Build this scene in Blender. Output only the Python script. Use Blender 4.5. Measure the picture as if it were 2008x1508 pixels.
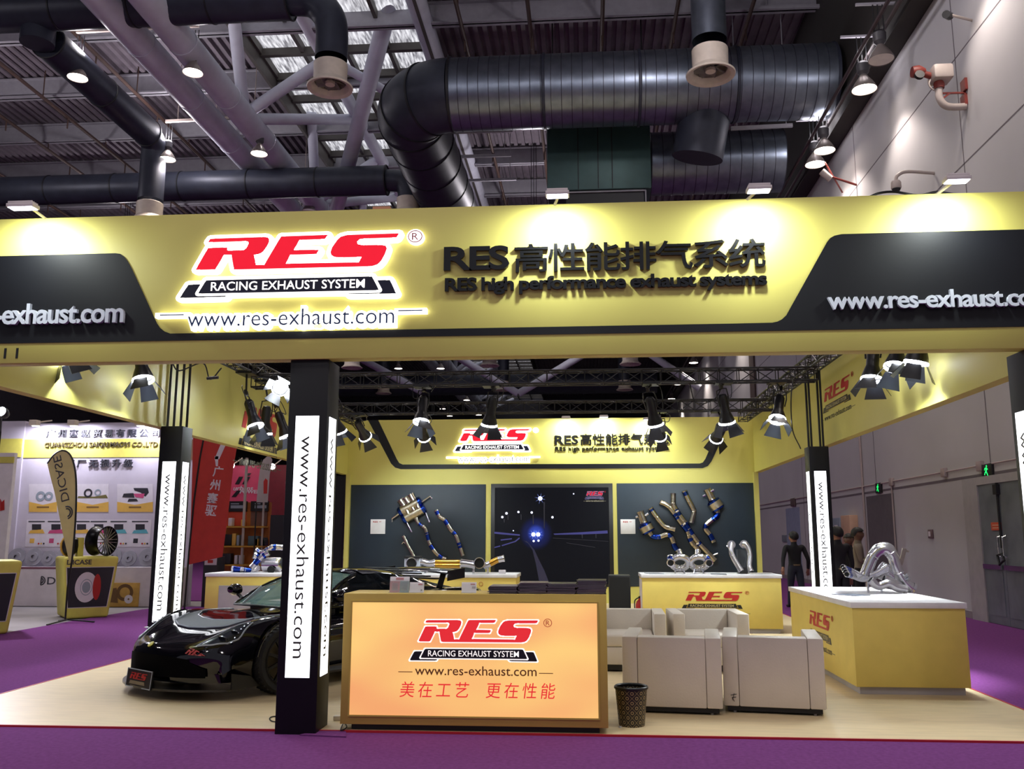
import bpy, bmesh, math, random
from mathutils import Vector, Matrix, Euler
random.seed(7)
SC = bpy.context.scene
COL = SC.collection
for o in list(bpy.data.objects): bpy.data.objects.remove(o)
R = math.radians
# ------------------------------------------------------------------ camera
FPX, CXP, CYP, HCAM = 1750.0, 1020.0, 754.0, 1.5
PITCH, YAW = R(9.632), R(4.285)
cam_d = bpy.data.cameras.new('camera'); cam = bpy.data.objects.new('camera', cam_d); COL.objects.link(cam)
cam.location = (0, 0, HCAM); cam.rotation_euler = (R(90) + PITCH, 0, YAW)
cam_d.sensor_fit = 'HORIZONTAL'; cam_d.sensor_width = 36.0; cam_d.lens = 36.0 * FPX / 2008.0
cam_d.shift_x = -(CXP - 1004.0) / 2008.0
cam_d.clip_end = 400
SC.camera = cam
# ------------------------------------------------------------------ view, world
SC.view_settings.view_transform = 'Standard'; SC.view_settings.look = 'None'
SC.view_settings.exposure = 0.0; SC.view_settings.gamma = 1.0
SC.view_settings.use_curve_mapping = False
SC.cycles.use_denoising = True
SC.cycles.max_bounces = 6; SC.cycles.diffuse_bounces = 3; SC.cycles.glossy_bounces = 4
SC.cycles.transmission_bounces = 6; SC.cycles.transparent_max_bounces = 8
SC.cycles.sample_clamp_indirect = 4.0
SC.cycles.caustics_reflective = False; SC.cycles.caustics_refractive = False
W = bpy.data.worlds.new('world'); SC.world = W; W.use_nodes = True
WB = W.node_tree.nodes['Background']; WB.inputs[0].default_value = (0.62, 0.60, 0.72, 1); WB.inputs[1].default_value = 0.42

def light(kind, name, loc, power, color=(1, 1, 1), size=0.3, target=None, angle=90, blend=0.4, sizey=None, parent=None):
    d = bpy.data.lights.new(name, kind); d.energy = power; d.color = color
    if kind == 'SPOT': d.spot_size = R(angle); d.spot_blend = blend; d.shadow_soft_size = size
    elif kind == 'AREA':
        d.size = size
        if sizey: d.shape = 'RECTANGLE'; d.size_y = sizey
    else: d.shadow_soft_size = size
    o = bpy.data.objects.new(name, d); COL.objects.link(o); o.location = loc
    if target is not None:
        o.rotation_euler = (Vector(target) - Vector(loc)).to_track_quat('-Z', 'Y').to_euler()
    if parent is not None: o.parent = parent; o.matrix_parent_inverse = Mx(parent).inverted()
    return o
# big high bay fittings over the aisle behind the photographer (rows of the hall's own lamps)
WARM = (1.0, 0.87, 0.78)
AISLE_LAMPS = [(-9, -3, 11.5), (-2.5, -3, 11.5), (4.5, -3, 11.5), (-9, 3.2, 12), (-2.5, 3.2, 12), (4.5, 3.2, 12)]
# ------------------------------------------------------------------ pixel -> ray helpers (real depths are always given)
_F = cam.rotation_euler.to_matrix() @ Vector((0, 0, -1)); _U = cam.rotation_euler.to_matrix() @ Vector((0, 1, 0)); _Rt = cam.rotation_euler.to_matrix() @ Vector((1, 0, 0))
_O = Vector((0, 0, HCAM))
def ray(px, py): return _F + _Rt * ((px - CXP) / FPX) - _U * ((py - CYP) / FPX)
def aty(px, py, Y): d = ray(px, py); return _O + d * (Y / d.y)
def atx(px, py, X): d = ray(px, py); return _O + d * (X / d.x)
def atz(px, py, Z): d = ray(px, py); return _O + d * ((Z - HCAM) / d.z)
# ------------------------------------------------------------------ materials
def lin(c):
    if isinstance(c, str):
        c = c.lstrip('#'); c = [int(c[i:i + 2], 16) / 255 for i in (0, 2, 4)]
        c = [x / 12.92 if x <= 0.04045 else ((x + 0.055) / 1.055) ** 2.4 for x in c]
    return (c[0], c[1], c[2], 1.0)
_MC = {}
def mat(name, col='#808080', rough=0.5, metal=0.0, es=0.0, ec=None, var=0.06, scale=6.0, bump=0.0, bscale=40.0, coat=0.0, trans=0.0, spec=0.5, alpha=1.0, stretch=None):
    if name in _MC: return _MC[name]
    m = bpy.data.materials.new(name); m.use_nodes = True; nt = m.node_tree; N = nt.nodes; L = nt.links
    b = N['Principled BSDF']
    c = lin(col)
    tc = N.new('ShaderNodeTexCoord'); src = tc.outputs['Object']
    if stretch:
        mp = N.new('ShaderNodeMapping'); mp.inputs['Scale'].default_value = stretch; L.new(src, mp.inputs[0]); src = mp.outputs[0]
    nz = N.new('ShaderNodeTexNoise'); nz.inputs['Scale'].default_value = scale; nz.inputs['Detail'].default_value = 3
    L.new(src, nz.inputs['Vector'])
    mr = N.new('ShaderNodeMapRange'); mr.inputs[1].default_value = 0.3; mr.inputs[2].default_value = 0.7
    mr.inputs[3].default_value = 1 - var; mr.inputs[4].default_value = 1 + var
    L.new(nz.outputs[0], mr.inputs[0])
    mx = N.new('ShaderNodeMix'); mx.data_type = 'RGBA'; mx.blend_type = 'MULTIPLY'; mx.inputs[0].default_value = 1
    mx.inputs[6].default_value = c; L.new(mr.outputs[0], mx.inputs[7])
    L.new(mx.outputs[2], b.inputs['Base Color'])
    b.inputs['Roughness'].default_value = rough; b.inputs['Metallic'].default_value = metal
    b.inputs['Coat Weight'].default_value = coat; b.inputs['Coat Roughness'].default_value = 0.03
    b.inputs['Transmission Weight'].default_value = trans; b.inputs['Specular IOR Level'].default_value = spec
    b.inputs['Alpha'].default_value = alpha
    if es > 0:
        b.inputs['Emission Color'].default_value = lin(ec or col); b.inputs['Emission Strength'].default_value = es
    if bump > 0:
        n2 = N.new('ShaderNodeTexNoise'); n2.inputs['Scale'].default_value = bscale; L.new(src, n2.inputs['Vector'])
        bp = N.new('ShaderNodeBump'); bp.inputs['Strength'].default_value = bump; bp.inputs['Distance'].default_value = 0.01
        L.new(n2.outputs[0], bp.inputs['Height']); L.new(bp.outputs[0], b.inputs['Normal'])
    m.diffuse_color = c
    _MC[name] = m
    return m
# ------------------------------------------------------------------ mesh builder
_MX = {}
def Mx(o):
    while o is not None and o.name not in _MX: o = o.parent
    return _MX[o.name] if o else Matrix()
def frame(xd, yd, org):
    xd = Vector(xd).normalized(); yd = Vector(yd).normalized(); z = xd.cross(yd)
    return Matrix(((xd.x, yd.x, z.x, org[0]), (xd.y, yd.y, z.y, org[1]), (xd.z, yd.z, z.z, org[2]), (0, 0, 0, 1)))
def spline(pts, k=6):
    P = [Vector(p) for p in pts]
    if len(P) < 3: return P
    out = []
    for i in range(len(P) - 1):
        a = P[i - 1] if i else P[0] * 2 - P[1]; b = P[i]; c = P[i + 1]; d = P[i + 2] if i + 2 < len(P) else P[-1] * 2 - P[-2]
        for j in range(k):
            t = j / k
            out.append(0.5 * ((2 * b) + (c - a) * t + (2 * a - 5 * b + 4 * c - d) * t * t + (3 * b - a - 3 * c + d) * t ** 3))
    out.append(P[-1]); return out
class MB:
    def __init__(s): s.v = []; s.f = []; s.mi = []
    def add(s, vs, fs, mi=0, M=None):
        n = len(s.v)
        s.v += [(M @ Vector(p)) if M else Vector(p) for p in vs]
        s.f += [[i + n for i in f] for f in fs]; s.mi += [mi] * len(fs); return s
    def box(s, x0, x1, y0, y1, z0, z1, mi=0, M=None):
        return s.add([(x0, y0, z0), (x1, y0, z0), (x1, y1, z0), (x0, y1, z0), (x0, y0, z1), (x1, y0, z1), (x1, y1, z1), (x0, y1, z1)],
                     [(3, 2, 1, 0), (4, 5, 6, 7), (0, 1, 5, 4), (1, 2, 6, 5), (2, 3, 7, 6), (3, 0, 4, 7)], mi, M)
    def bar(s, a, b, w, h=None, mi=0, up=(0, 0, 1)):
        a = Vector(a); b = Vector(b); d = (b - a); l = d.length; d.normalize(); up = Vector(up)
        if abs(d.dot(up)) > 0.98: up = Vector((0, 1, 0))
        x = d.cross(up).normalized(); z = x.cross(d); h = h or w
        M = Matrix(((x.x, d.x, z.x, a.x), (x.y, d.y, z.y, a.y), (x.z, d.z, z.z, a.z), (0, 0, 0, 1)))
        return s.box(-w / 2, w / 2, 0, l, -h / 2, h / 2, mi, M)
    def tube(s, pts, r, n=12, cap=True, mi=0, M=None, closed=False):
        P = [Vector(p) for p in pts]; k = len(P); rr = r if isinstance(r, (list, tuple)) else [r] * k
        T = []
        for i in range(k):
            if closed: t = P[(i + 1) % k] - P[i - 1]
            else: t = P[min(i + 1, k - 1)] - P[max(i - 1, 0)]
            T.append(t.normalized() if t.length > 1e-9 else Vector((0, 0, 1)))
        u = T[0].orthogonal().normalized(); vs = []; fs = []
        for i in range(k):
            u = (u - T[i] * u.dot(T[i]));
            u = u.normalized() if u.length > 1e-6 else T[i].orthogonal().normalized()
            w = T[i].cross(u)
            for j in range(n):
                a = 2 * math.pi * j / n; vs.append(P[i] + (u * math.cos(a) + w * math.sin(a)) * rr[i])
        for i in range(k if closed else k - 1):
            i2 = (i + 1) % k
            for j in range(n): fs.append((i * n + j, i * n + (j + 1) % n, i2 * n + (j + 1) % n, i2 * n + j))
        if cap and not closed: fs.append(list(range(n))[::-1]); fs.append([(k - 1) * n + j for j in range(n)])
        return s.add(vs, fs, mi, M)
    def lathe(s, prof, n=24, M=None, mi=0, cap=False):
        vs = []; fs = []; k = len(prof)
        for (r, z) in prof:
            for j in range(n): a = 2 * math.pi * j / n; vs.append((r * math.cos(a), r * math.sin(a), z))
        for i in range(k - 1):
            for j in range(n): fs.append((i * n + j, i * n + (j + 1) % n, (i + 1) * n + (j + 1) % n, (i + 1) * n + j))
        if cap: fs.append(list(range(n))[::-1]); fs.append([(k - 1) * n + j for j in range(n)])
        return s.add(vs, fs, mi, M)
    def prism(s, poly, d0, d1, M=None, mi=0):
        """2D polygon in the M frame's XY plane extruded along its Z from d0 to d1"""
        from mathutils.geometry import tessellate_polygon
        n = len(poly); vs = [(p[0], p[1], d0) for p in poly] + [(p[0], p[1], d1) for p in poly]
        area = sum(poly[i][0] * poly[(i + 1) % n][1] - poly[(i + 1) % n][0] * poly[i][1] for i in range(n))
        tri = tessellate_polygon([[Vector((p[0], p[1], 0)) for p in poly]]); fs = []
        for t in tri:
            a = [poly[i] for i in t]
            ar = (a[1][0] - a[0][0]) * (a[2][1] - a[0][1]) - (a[2][0] - a[0][0]) * (a[1][1] - a[0][1])
            t = list(t) if ar > 0 else list(t)[::-1]
            fs.append([i + n for i in t]); fs.append(t[::-1])
        for i in range(n):
            j = (i + 1) % n
            fs.append((i, j, j + n, i + n) if area > 0 else (j, i, i + n, j + n))
        return s.add(vs, fs, mi, M)
    def grid(s, fn, nu, nv, mi=0, M=None, wu=False):
        vs = [fn(i / nu, j / nv) for i in range(nu + 1) for j in range(nv + 1)]
        fs = [(i * (nv + 1) + j, (i + 1) * (nv + 1) + j, (i + 1) * (nv + 1) + j + 1, i * (nv + 1) + j + 1) for i in range(nu) for j in range(nv)]
        return s.add(vs, fs, mi, M)
    def build(s, name, m, parent=None, world=True, ang=35, bevel=0, seg=2, fixn=True):
        me = bpy.data.meshes.new(name)
        vs = s.v
        if parent is not None and world:
            inv = Mx(parent).inverted(); vs = [inv @ v for v in vs]
        me.from_pydata([tuple(v) for v in vs], [], s.f)
        for mm in (m if isinstance(m, (list, tuple)) else [m]): me.materials.append(mm)
        me.polygons.foreach_set('material_index', s.mi)
        if bevel > 0 or fixn:
            bm = bmesh.new(); bm.from_mesh(me)
            if bevel > 0:
                bmesh.ops.remove_doubles(bm, verts=bm.verts, dist=1e-5)
                ed = [e for e in bm.edges if len(e.link_faces) == 2 and e.calc_face_angle(0) > R(30)]
                bmesh.ops.bevel(bm, geom=ed, offset=bevel, segments=seg, profile=0.5, affect='EDGES')
            if fixn: bmesh.ops.recalc_face_normals(bm, faces=bm.faces)
            bm.to_mesh(me); bm.free()
        me.polygons.foreach_set('use_smooth', [True] * len(me.polygons))
        me.set_sharp_from_angle(angle=R(ang)); me.update()
        o = bpy.data.objects.new(name, me); COL.objects.link(o)
        if parent is not None: o.parent = parent
        return o
def tag(o, label=None, cat=None, group=None, kind=None):
    if label: o['label'] = label
    if cat: o['category'] = cat
    if group: o['group'] = group
    if kind: o['kind'] = kind
    return o
def thing(name, label, cat, loc=(0, 0, 0), rotz=0.0, group=None, rot=None):
    o = bpy.data.objects.new(name, None); COL.objects.link(o); o.empty_display_size = 0.1
    o.location = loc; e = rot if rot is not None else (0, 0, rotz); o.rotation_euler = e
    _MX[o.name] = Matrix.Translation(Vector(loc)) @ Euler(e).to_matrix().to_4x4()
    return tag(o, label, cat, group)
def struct(name, mb, m, label=None, **k):
    o = mb.build(name, m, None, **k); o['kind'] = 'structure'
    if label: o['label'] = label
    return o
def dup(root, loc, rotz=None, label=None, group=None, rot=None):
    def cp(o, par):
        c = o.copy(); COL.objects.link(c)
        if par is not None: c.parent = par
        for ch in list(o.children): cp(ch, c)
        return c
    r = cp(root, None); r.location = loc
    if rot is not None: r.rotation_euler = rot
    elif rotz is not None: r.rotation_euler = (0, 0, rotz)
    _MX[r.name] = Matrix.Translation(Vector(loc)) @ r.rotation_euler.to_matrix().to_4x4()
    if label: r['label'] = label
    if group: r['group'] = group
    return r
# ------------------------------------------------------------------ lettering
def text_data(body, off=0.0, ext=0.0, res=3, sp=1.0):
    c = bpy.data.curves.new('lettering', 'FONT'); c.body = body; c.size = 1; c.resolution_u = res
    c.offset = off; c.space_character = sp; c.extrude = ext; c.fill_mode = 'BOTH' if ext > 0 else 'FRONT'
    o = bpy.data.objects.new('lettering', c); COL.objects.link(o)
    bpy.context.view_layer.update()
    dg = bpy.context.evaluated_depsgraph_get(); me = bpy.data.meshes.new_from_object(o.evaluated_get(dg))
    vs = [v.co.copy() for v in me.vertices]; fs = [list(p.vertices) for p in me.polygons]
    bpy.data.objects.remove(o); bpy.data.curves.remove(c); bpy.data.meshes.remove(me)
    return vs, fs
def letters(mb, body, M, w=None, h=None, ext=0.002, off=0.0, res=3, z0=0.0, mi=0, center=False, sp=1.0):
    """body fitted with its lower left corner on the M frame's origin; ext = thickness"""
    vs, fs = text_data(body, off, 0.5, res, sp)
    x0 = min(v.x for v in vs); x1 = max(v.x for v in vs); y0 = min(v.y for v in vs); y1 = max(v.y for v in vs)
    sx = w / (x1 - x0) if w else None; sy = h / (y1 - y0) if h else None
    sx = sx or sy; sy = sy or sx
    ox = (x0 + x1) / 2 if center else x0; oy = (y0 + y1) / 2 if center else y0
    return mb.add([((v.x - ox) * sx, (v.y - oy) * sy, z0 + (v.z + 0.5) * ext) for v in vs], fs, mi, M)
def lettering(name, body, m, parent, org, xd, yd, **k):
    mb = MB(); letters(mb, body, frame(xd, yd, org), **k); return mb.build(name, m, parent, fixn=False)
# the logo in units of its letters' width; x right, y up from the R's foot
def _n(p): x, y = p; y = y - 0.0105 * (x - 200); return ((x - 200) / 1520.0, (372 - y) / 1520.0)
RES_P = [_n(p) for p in [(297, 98), (715, 99), (735, 104), (747, 122), (743, 155), (727, 192), (706, 226), (688, 243), (665, 251), (636, 256), (655, 345), (718, 346), (835, 99), (1188, 99), (1166, 136), (975, 136), (935, 224), (1125, 229), (1108, 266), (910, 265), (880, 342), (1425, 351), (1446, 304), (1275, 303), (1240, 297), (1218, 280), (1211, 255), (1222, 212), (1258, 148), (1284, 119), (1330, 106), (1720, 107), (1701, 143), (1462, 143), (1425, 149), (1408, 168), (1414, 190), (1450, 201), (1590, 204), (1622, 213), (1632, 236), (1616, 292), (1592, 343), (1566, 374), (1525, 389), (490, 380), (465, 249), (407, 247), (348, 374), (198, 372), (284, 180), (431, 180), (430, 203), (440, 210), (556, 210), (575, 192), (591, 152), (587, 137), (568, 131), (279, 130)]]
BAN_P = [_n(p) for p in [(284, 468), (1527, 478), (1583, 600), (228, 584)]]
TLL_P = [_n(p) for p in [(150, 500), (300, 500), (300, 598), (445, 600), (436, 618), (90, 616)]]
TLR_P = [_n(p) for p in [(1520, 512), (1660, 512), (1708, 632), (1360, 626), (1346, 608), (1520, 608)]]
def stroke(mb, poly, w, d0, d1, M):
    n = len(poly)
    for i in range(n):
        a = Vector(poly[i]); b = Vector(poly[(i + 1) % n]); d = (b - a).normalized(); q = Vector((-d.y, d.x)) * w
        mb.prism([a - q, b - q, b + q, a + q], d0, d1, M)
        mb.prism([(a.x + w * math.cos(k * math.pi / 4), a.y + w * math.sin(k * math.pi / 4)) for k in range(8)], d0, d1, M)
    mb.prism(poly, d0, d1, M)
def logo(parent, org, xd, yd, w, ysc=1.0, style='plain', M=None, url=True, reg=True, slabs=True):
    """style: plain (printed), outline (printed with white edge), sign (raised and lit)"""
    fr = frame(xd, yd, org) @ Matrix.Diagonal((w, w * ysc, w, 1)); e = 0.0009
    sign = style == 'sign'; t = 0.03 if sign else 0.0009
    if sign: e = 0.0022
    m = M
    base = MB().prism(RES_P, t - e * (0 if not sign else 0.2), t + e, fr).build('logo', m['red'], parent)
    if style != 'plain':
        ow = 0.021 if sign else 0.010
        mb = MB()
        for P in (RES_P, BAN_P, TLL_P, TLR_P): stroke(mb, P, ow, 0.0, t, fr)
        if sign:
            letters(mb, 'www.res-exhaust.com', fr @ Matrix.Translation((-0.035, -0.353, 0)), w=1.03, h=0.136, ext=t, off=0.075)
            mb.prism([(-0.19, -0.273), (-0.015, -0.273), (-0.015, -0.245), (-0.19, -0.245)], 0, t, fr); mb.prism([(0.985, -0.273), (1.14, -0.273), (1.14, -0.245), (0.985, -0.245)], 0, t, fr)
            mb.lathe([(0.0, 0), (0.042, 0), (0.042, t), (0.0, t)], 24, fr @ Matrix.Translation((1.078, 0.165, 0)))
        mb.build('logo_outline', m['white'], base)
    for P in (TLL_P, TLR_P): MB().prism(P, t, t + e * .6, fr).build('logo_ribbon_tail', m['black'], base)
    if style != 'plain':
        mb = MB(); stroke(mb, BAN_P, 0.010 if not sign else 0.014, t + e * .6, t + e * 1.1, fr); mb.build('logo_ribbon_edge', m['white'], base)
    else:
        mb = MB(); stroke(mb, BAN_P, 0.006, t + e * .6, t + e * 1.1, fr); mb.build('logo_ribbon_edge', m['gap'], base)
    MB().prism(BAN_P, t + e * 1.1, t + e * 1.6, fr).build('logo_ribbon', m['black'], base)
    x0 = _n((325, 560)); mb = MB()
    letters(mb, 'RACING EXHAUST SYSTEM', fr @ Matrix.Translation((x0[0], x0[1] - 0.002, 0)), w=1150 / 1520.0, h=0.050, ext=e * .6, off=0.003, z0=t + e * 1.6)
    mb.build('logo_ribbon_lettering', m.get('rib', m['white']), base, fixn=False)
    if url:
        mb = MB(); letters(mb, 'www.res-exhaust.com', fr @ Matrix.Translation((-0.025, -0.283 if not sign else -0.328, 0)), w=1.01, h=0.078 if not sign else 0.092, ext=e * 1.0, off=(0.004 if not sign else -0.008), z0=t)
        for (a, b) in ((-0.165, -0.046), (1.004, 1.12)):
            yy = -0.258; mb.prism([(a, yy - .003), (b, yy - .003), (b, yy + .003), (a, yy + .003)], t, t + e, fr)
        mb.build('web_address', m['url'], base, fixn=False)
    if reg:
        mb = MB(); g = fr @ Matrix.Translation((1.078, 0.165, t))
        mb.tube([(0.033 * math.cos(k * math.pi / 10), 0.033 * math.sin(k * math.pi / 10), 0.0005) for k in range(20)], 0.0028, 5, M=g, closed=True)
        letters(mb, 'R', g, h=0.04, ext=e, center=True)
        mb.build('registered_mark', m.get('reg', m['red']), base, fixn=False)
# =================================================================== THE HALL
ORD = ('nearest', 'second', 'third', 'fourth', 'fifth', 'sixth', 'seventh', 'eighth', 'ninth', 'tenth', 'eleventh', 'twelfth', 'farthest')
M_floor = mat('hall_concrete', '#8f8a8c', .75, var=.12, scale=1.2, bump=.1)
M_carpet = mat('purple_carpet', '#763f7c', .98, var=.12, scale=30, bump=.5, bscale=400, spec=.1)
M_wall = mat('hall_wall_paint', '#b9b8bb', .8, var=.05, scale=.6)
M_joint = mat('wall_joint', '#6d666c', .9)
M_roof = mat('roof_deck', '#786f78', .7, var=.15, scale=2)
M_steel = mat('grey_painted_steel', '#d2d4e2', .55, var=.08, scale=2)
M_beam = mat('roof_beam_grey', '#9c9aa2', .6)
M_pipe = mat('brown_sprinkler_pipe', '#4c3831', .6)
M_duct = mat('galvanised_duct', '#7e8794', .33, metal=.85, var=.18, scale=3)
M_duct2 = mat('dark_duct_wrap', '#343845', .45, metal=.25, var=.15, scale=3)
M_plen = mat('dark_green_plenum', '#3d5654', .45, metal=.4, var=.15, scale=1.5)
M_cream = mat('cream_nozzle', '#d8ccbc', .5)
M_dark = mat('dark_iron', '#17181c', .5)
M_dark2 = mat('lamp_housing_grey', '#4b4a4e', .5)
M_lampw = mat('lamp_glow', '#fff2e6', .5, es=14, ec='#fff0e2')
M_lampoff = mat('lamp_unlit_glass', '#e8e0d8', .3)
XW = 7.05
f = MB().box(-60, XW + .3, -14, 100, -.10, -.012); floor = struct('floor', f, M_floor)
# purple carpet laid round the booth, one laid sheet with its bare patch to the left
cp = MB()
pl = [(-5.6, 7.15), (3.74, 7.15), (3.74, 20.6), (-5.6, 20.6)]
cp.box(-30, XW - .02, -12, 7.13, -.011, .002); cp.box(3.76, XW - .02, 7.13, 60, -.011, .002)
cp.prism([(-30, 7.13), (-5.62, 7.13), (-5.62, 20.0), (-9.0, 19.0), (atz(280, 1195, 0).x, atz(280, 1195, 0).y), (atz(180, 1211, 0).x, atz(180, 1211, 0).y), (atz(0, 1243, 0).x, atz(0, 1243, 0).y), (-30, 6.0 + 7.13)], -.011, .002)
cp.box(-30, 3.76, 20.85, 60, -.011, .002)
carpet = cp.build('carpet', M_carpet); tag(carpet, 'purple needle felt carpet covering the aisles around the booth', 'carpet')
wall = MB().box(XW, XW + .3, -14, 100, -.1, 12.1); wall_r = struct('wall_right', wall, M_wall)
struct('trim_2', MB().box(XW, XW + .3, -14, 100, 12.1, 17.3), mat('dark_upper_wall', '#3b3538', .8))
wb = MB().box(-60, XW + .3, 100, 100.3, -.1, 17.3); struct('wall_left', MB().box(-34.4, -34.1, -14, 100, -.1, 17.3), mat('far_wall_dark', '#4a484e', .9))
struct('wall_back', wb, mat('far_wall_dark', '#4a484e', .9))
jt = MB()
for z in (5.9, 8.3, 10.4): jt.box(XW - .004, XW + .01, 5, 95, z, z + .025)
for y in (11.5, 16.2, 22.5, 30, 38, 46, 54): jt.box(XW - .004, XW + .01, y, y + .03, 0, 12.4)
jt.box(XW - .006, XW + .01, 5, 95, 2.55, 2.60)
struct('trim_1', jt, M_joint)
sk = MB().box(XW - .02, XW + .01, 5, 95, 0, .13); struct('baseboard_right', sk, mat('wall_base_grey', '#8d8588', .8))
# roof deck with corrugations running away from the photographer; open where the skylight sits
SKX0, SKX1 = -10.3, -4.75
rf = MB(); x = -34.0
while x < XW:
    if not (SKX0 - .1 < x < SKX1 - .05):
        z = 17.2
        rf.add([(x, -14, z), (x + .14, -14, z), (x + .16, -14, z + .14), (x + .28, -14, z + .14), (x + .30, -14, z), (x, 100, z), (x + .14, 100, z), (x + .16, 100, z + .14), (x + .28, 100, z + .14), (x + .30, 100, z)],
               [(i, i + 1, i + 6, i + 5) for i in range(4)])
    x += .30
rf.add([(-34, -14, 17.4), (SKX0, -14, 17.4), (SKX0, 100, 17.3), (-34, 100, 17.3), (SKX1, -14, 17.3), (XW, -14, 17.3), (XW, 100, 17.3), (SKX1, 100, 17.3)], [(0, 1, 2, 3), (4, 5, 6, 7)])
struct('ceiling', rf, M_roof, fixn=False)
# skylight
m = bpy.data.materials.new('skylight_glazing'); m.use_nodes = True; nt = m.node_tree; b = nt.nodes['Principled BSDF']
tc = nt.nodes.new('ShaderNodeTexCoord'); mp = nt.nodes.new('ShaderNodeMapping'); mp.inputs['Scale'].default_value = (9, 1.3, 1)
nz = nt.nodes.new('ShaderNodeTexNoise'); nz.inputs['Scale'].default_value = 1.6; nz.inputs['Detail'].default_value = 6
cr = nt.nodes.new('ShaderNodeValToRGB'); cr.color_ramp.elements[0].position = .36; cr.color_ramp.elements[0].color = (.16, .16, .18, 1); cr.color_ramp.elements[1].position = .66; cr.color_ramp.elements[1].color = (.95, .95, 1, 1)
nt.links.new(tc.outputs['Object'], mp.inputs[0]); nt.links.new(mp.outputs[0], nz.inputs[0]); nt.links.new(nz.outputs[0], cr.inputs[0])
nt.links.new(cr.outputs[0], b.inputs['Emission Color']); b.inputs['Emission Strength'].default_value = 1.0; b.inputs['Base Color'].default_value = (.3, .3, .32, 1)
fr = MB(); pn = MB(); rows = [15 + 1.55 * i for i in range(55)]; w = (SKX1 - SKX0) / 4
for i in range(5): fr.box(SKX0 + w * i - .06, SKX0 + w * i + .06, 15, 100, 16.75, 17.0)
for y in rows: fr.box(SKX0, SKX1, y - .08, y + .08, 16.7, 16.95)
fr.box(SKX0 - .12, SKX0 - .02, 15, 100, 16.3, 17.25); fr.box(SKX1 + .02, SKX1 + .12, 15, 100, 16.3, 17.25)
win = struct('window_1', fr, mat('skylight_mullions', '#55504c', .6))
pn.box(SKX0, SKX1, 15, 100, 17.0, 17.04); pn.build('pane', m, win, world=False)
# purlins across the hall
for i in range(13):
    y = 17.3 + 3.4 * i
    pb = MB().box(-34, XW, y - .14, y + .14, 16.45, 16.5); pb.box(-34, XW, y - .03, y + .03, 16.45, 17.1); pb.box(-34, XW, y - .14, y + .14, 17.1, 17.15)
    o = pb.build('roof_beam', M_beam); tag(o, 'grey steel beam spanning the hall under the corrugated deck, %s from the front' % ORD[i], 'beam', 'roof beams across the hall')
# main truss: paired round chords and diagonals
tr = thing('roof_truss', 'paired round grey tube girder running away under the roof, left of the skylight', 'roof truss', (-11.4, 20, 14.7))
for xx in (-11.97, -10.81):
    ch = MB().tube([(xx, -5, 14.73), (xx, 95, 14.73)], .40, 20)
    for k in range(30): ch.lathe([(.405, -.05), (.418, -.05), (.418, .05), (.405, .05)], 20, frame((1, 0, 0), (0, 0, -1), (xx, 3 + k * 3.1, 14.73)))
    ch.build('chord', M_steel, tr)
MB().tube([(-8.2, -5, 16.6), (-8.2, 95, 16.6)], .22, 14).build('upper_chord', M_steel, tr)
for k in range(10):
    y = 26.0 + 7.6 * k
    for a, bq in (((-10.8, y, 14.8), (-10.0, y - 3.4, 16.9)), ((-10.8, y, 14.8), (-8.3, y + .2, 16.7)), ((-10.8, y + .3, 14.8), (-8.2, y + 4.2, 16.6))):
        MB().tube([a, bq], .19, 14).build('diagonal', M_steel, tr)
t2 = MB().tube([(-5.65, 23.9, 17.25), (-9.46, 32.0, 13.8)], .27, 16).build('roof_strut', M_steel); tag(t2, 'long slanting grey tube in front of the skylight', 'roof strut')
t2 = MB().tube([(-4.7, 21, 16.6), (-4.7, 60, 16.6)], .3, 14).build('roof_tube', M_steel); tag(t2, 'grey tube along the right edge of the skylight', 'roof tube')
for a, bq, l in (((-8.2, 25.5, 16.5), (-5.0, 28.5, 15.6), 'short grey tube crossing the skylight beside the large silver duct'), ((-10.8, 31.5, 14.8), (-7.6, 32.6, 15.5), 'grey tube crossing the skylight under the left fan nozzle')):
    t2 = MB().tube([a, bq], .15, 12).build('roof_brace', M_steel); tag(t2, l, 'roof brace')
for k, (a, bq) in enumerate((((-9.8, 52, 13.4), (-4, 52, 9.8)), ((-4, 52, 9.8), (2, 52, 13.4)), ((2, 52, 13.4), (6.6, 52, 10.0)), ((-16, 52, 13.4), (-9.8, 52, 10)))):
    t2 = MB().tube([a, bq], .22, 12).build('roof_brace', M_steel); tag(t2, 'grey diagonal tube of the far cross girder, ' + ('left of the middle, falling to the right', 'in the middle, rising to the right', 'right of the middle, falling to the right', 'far left, hidden by the centre pillar')[k], 'roof brace', 'far cross girder tubes')
for k, xx in enumerate((-24.0, -20.6, -18.3, -15.0, -13.2, -3.5, -1.5, .6, 2.7, 4.8)):
    pp = MB().tube([(xx, 10, 16.2), (xx, 56, 16.2)], .06, 8)
    for y in range(19, 54, 4): pp.tube([(xx, y, 16.2), (xx, y, 17.19)], .02, 6); pp.tube([(xx, y + 1.5, 16.2), (xx, y + 1.5, 15.8)], .025, 6)
    o = pp.build('sprinkler_pipe', M_pipe); tag(o, 'thin brown sprinkler pipe under the roof deck, %s from the left' % ('first',) [0] if k == 0 else 'thin brown sprinkler pipe under the roof deck, %s from the left' % ORD[k], 'pipe', 'sprinkler pipes under the roof')
wg = MB().box(6.6, 7.04, 8, 95, 12.1, 12.6); wg.box(6.75, 6.85, 8, 95, 12.6, 17.1)
tag(wg.build('wall_girder', mat('dark_girder', '#2b2826', .7)), 'dark girder running along the top of the white hall wall', 'girder')
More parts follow.
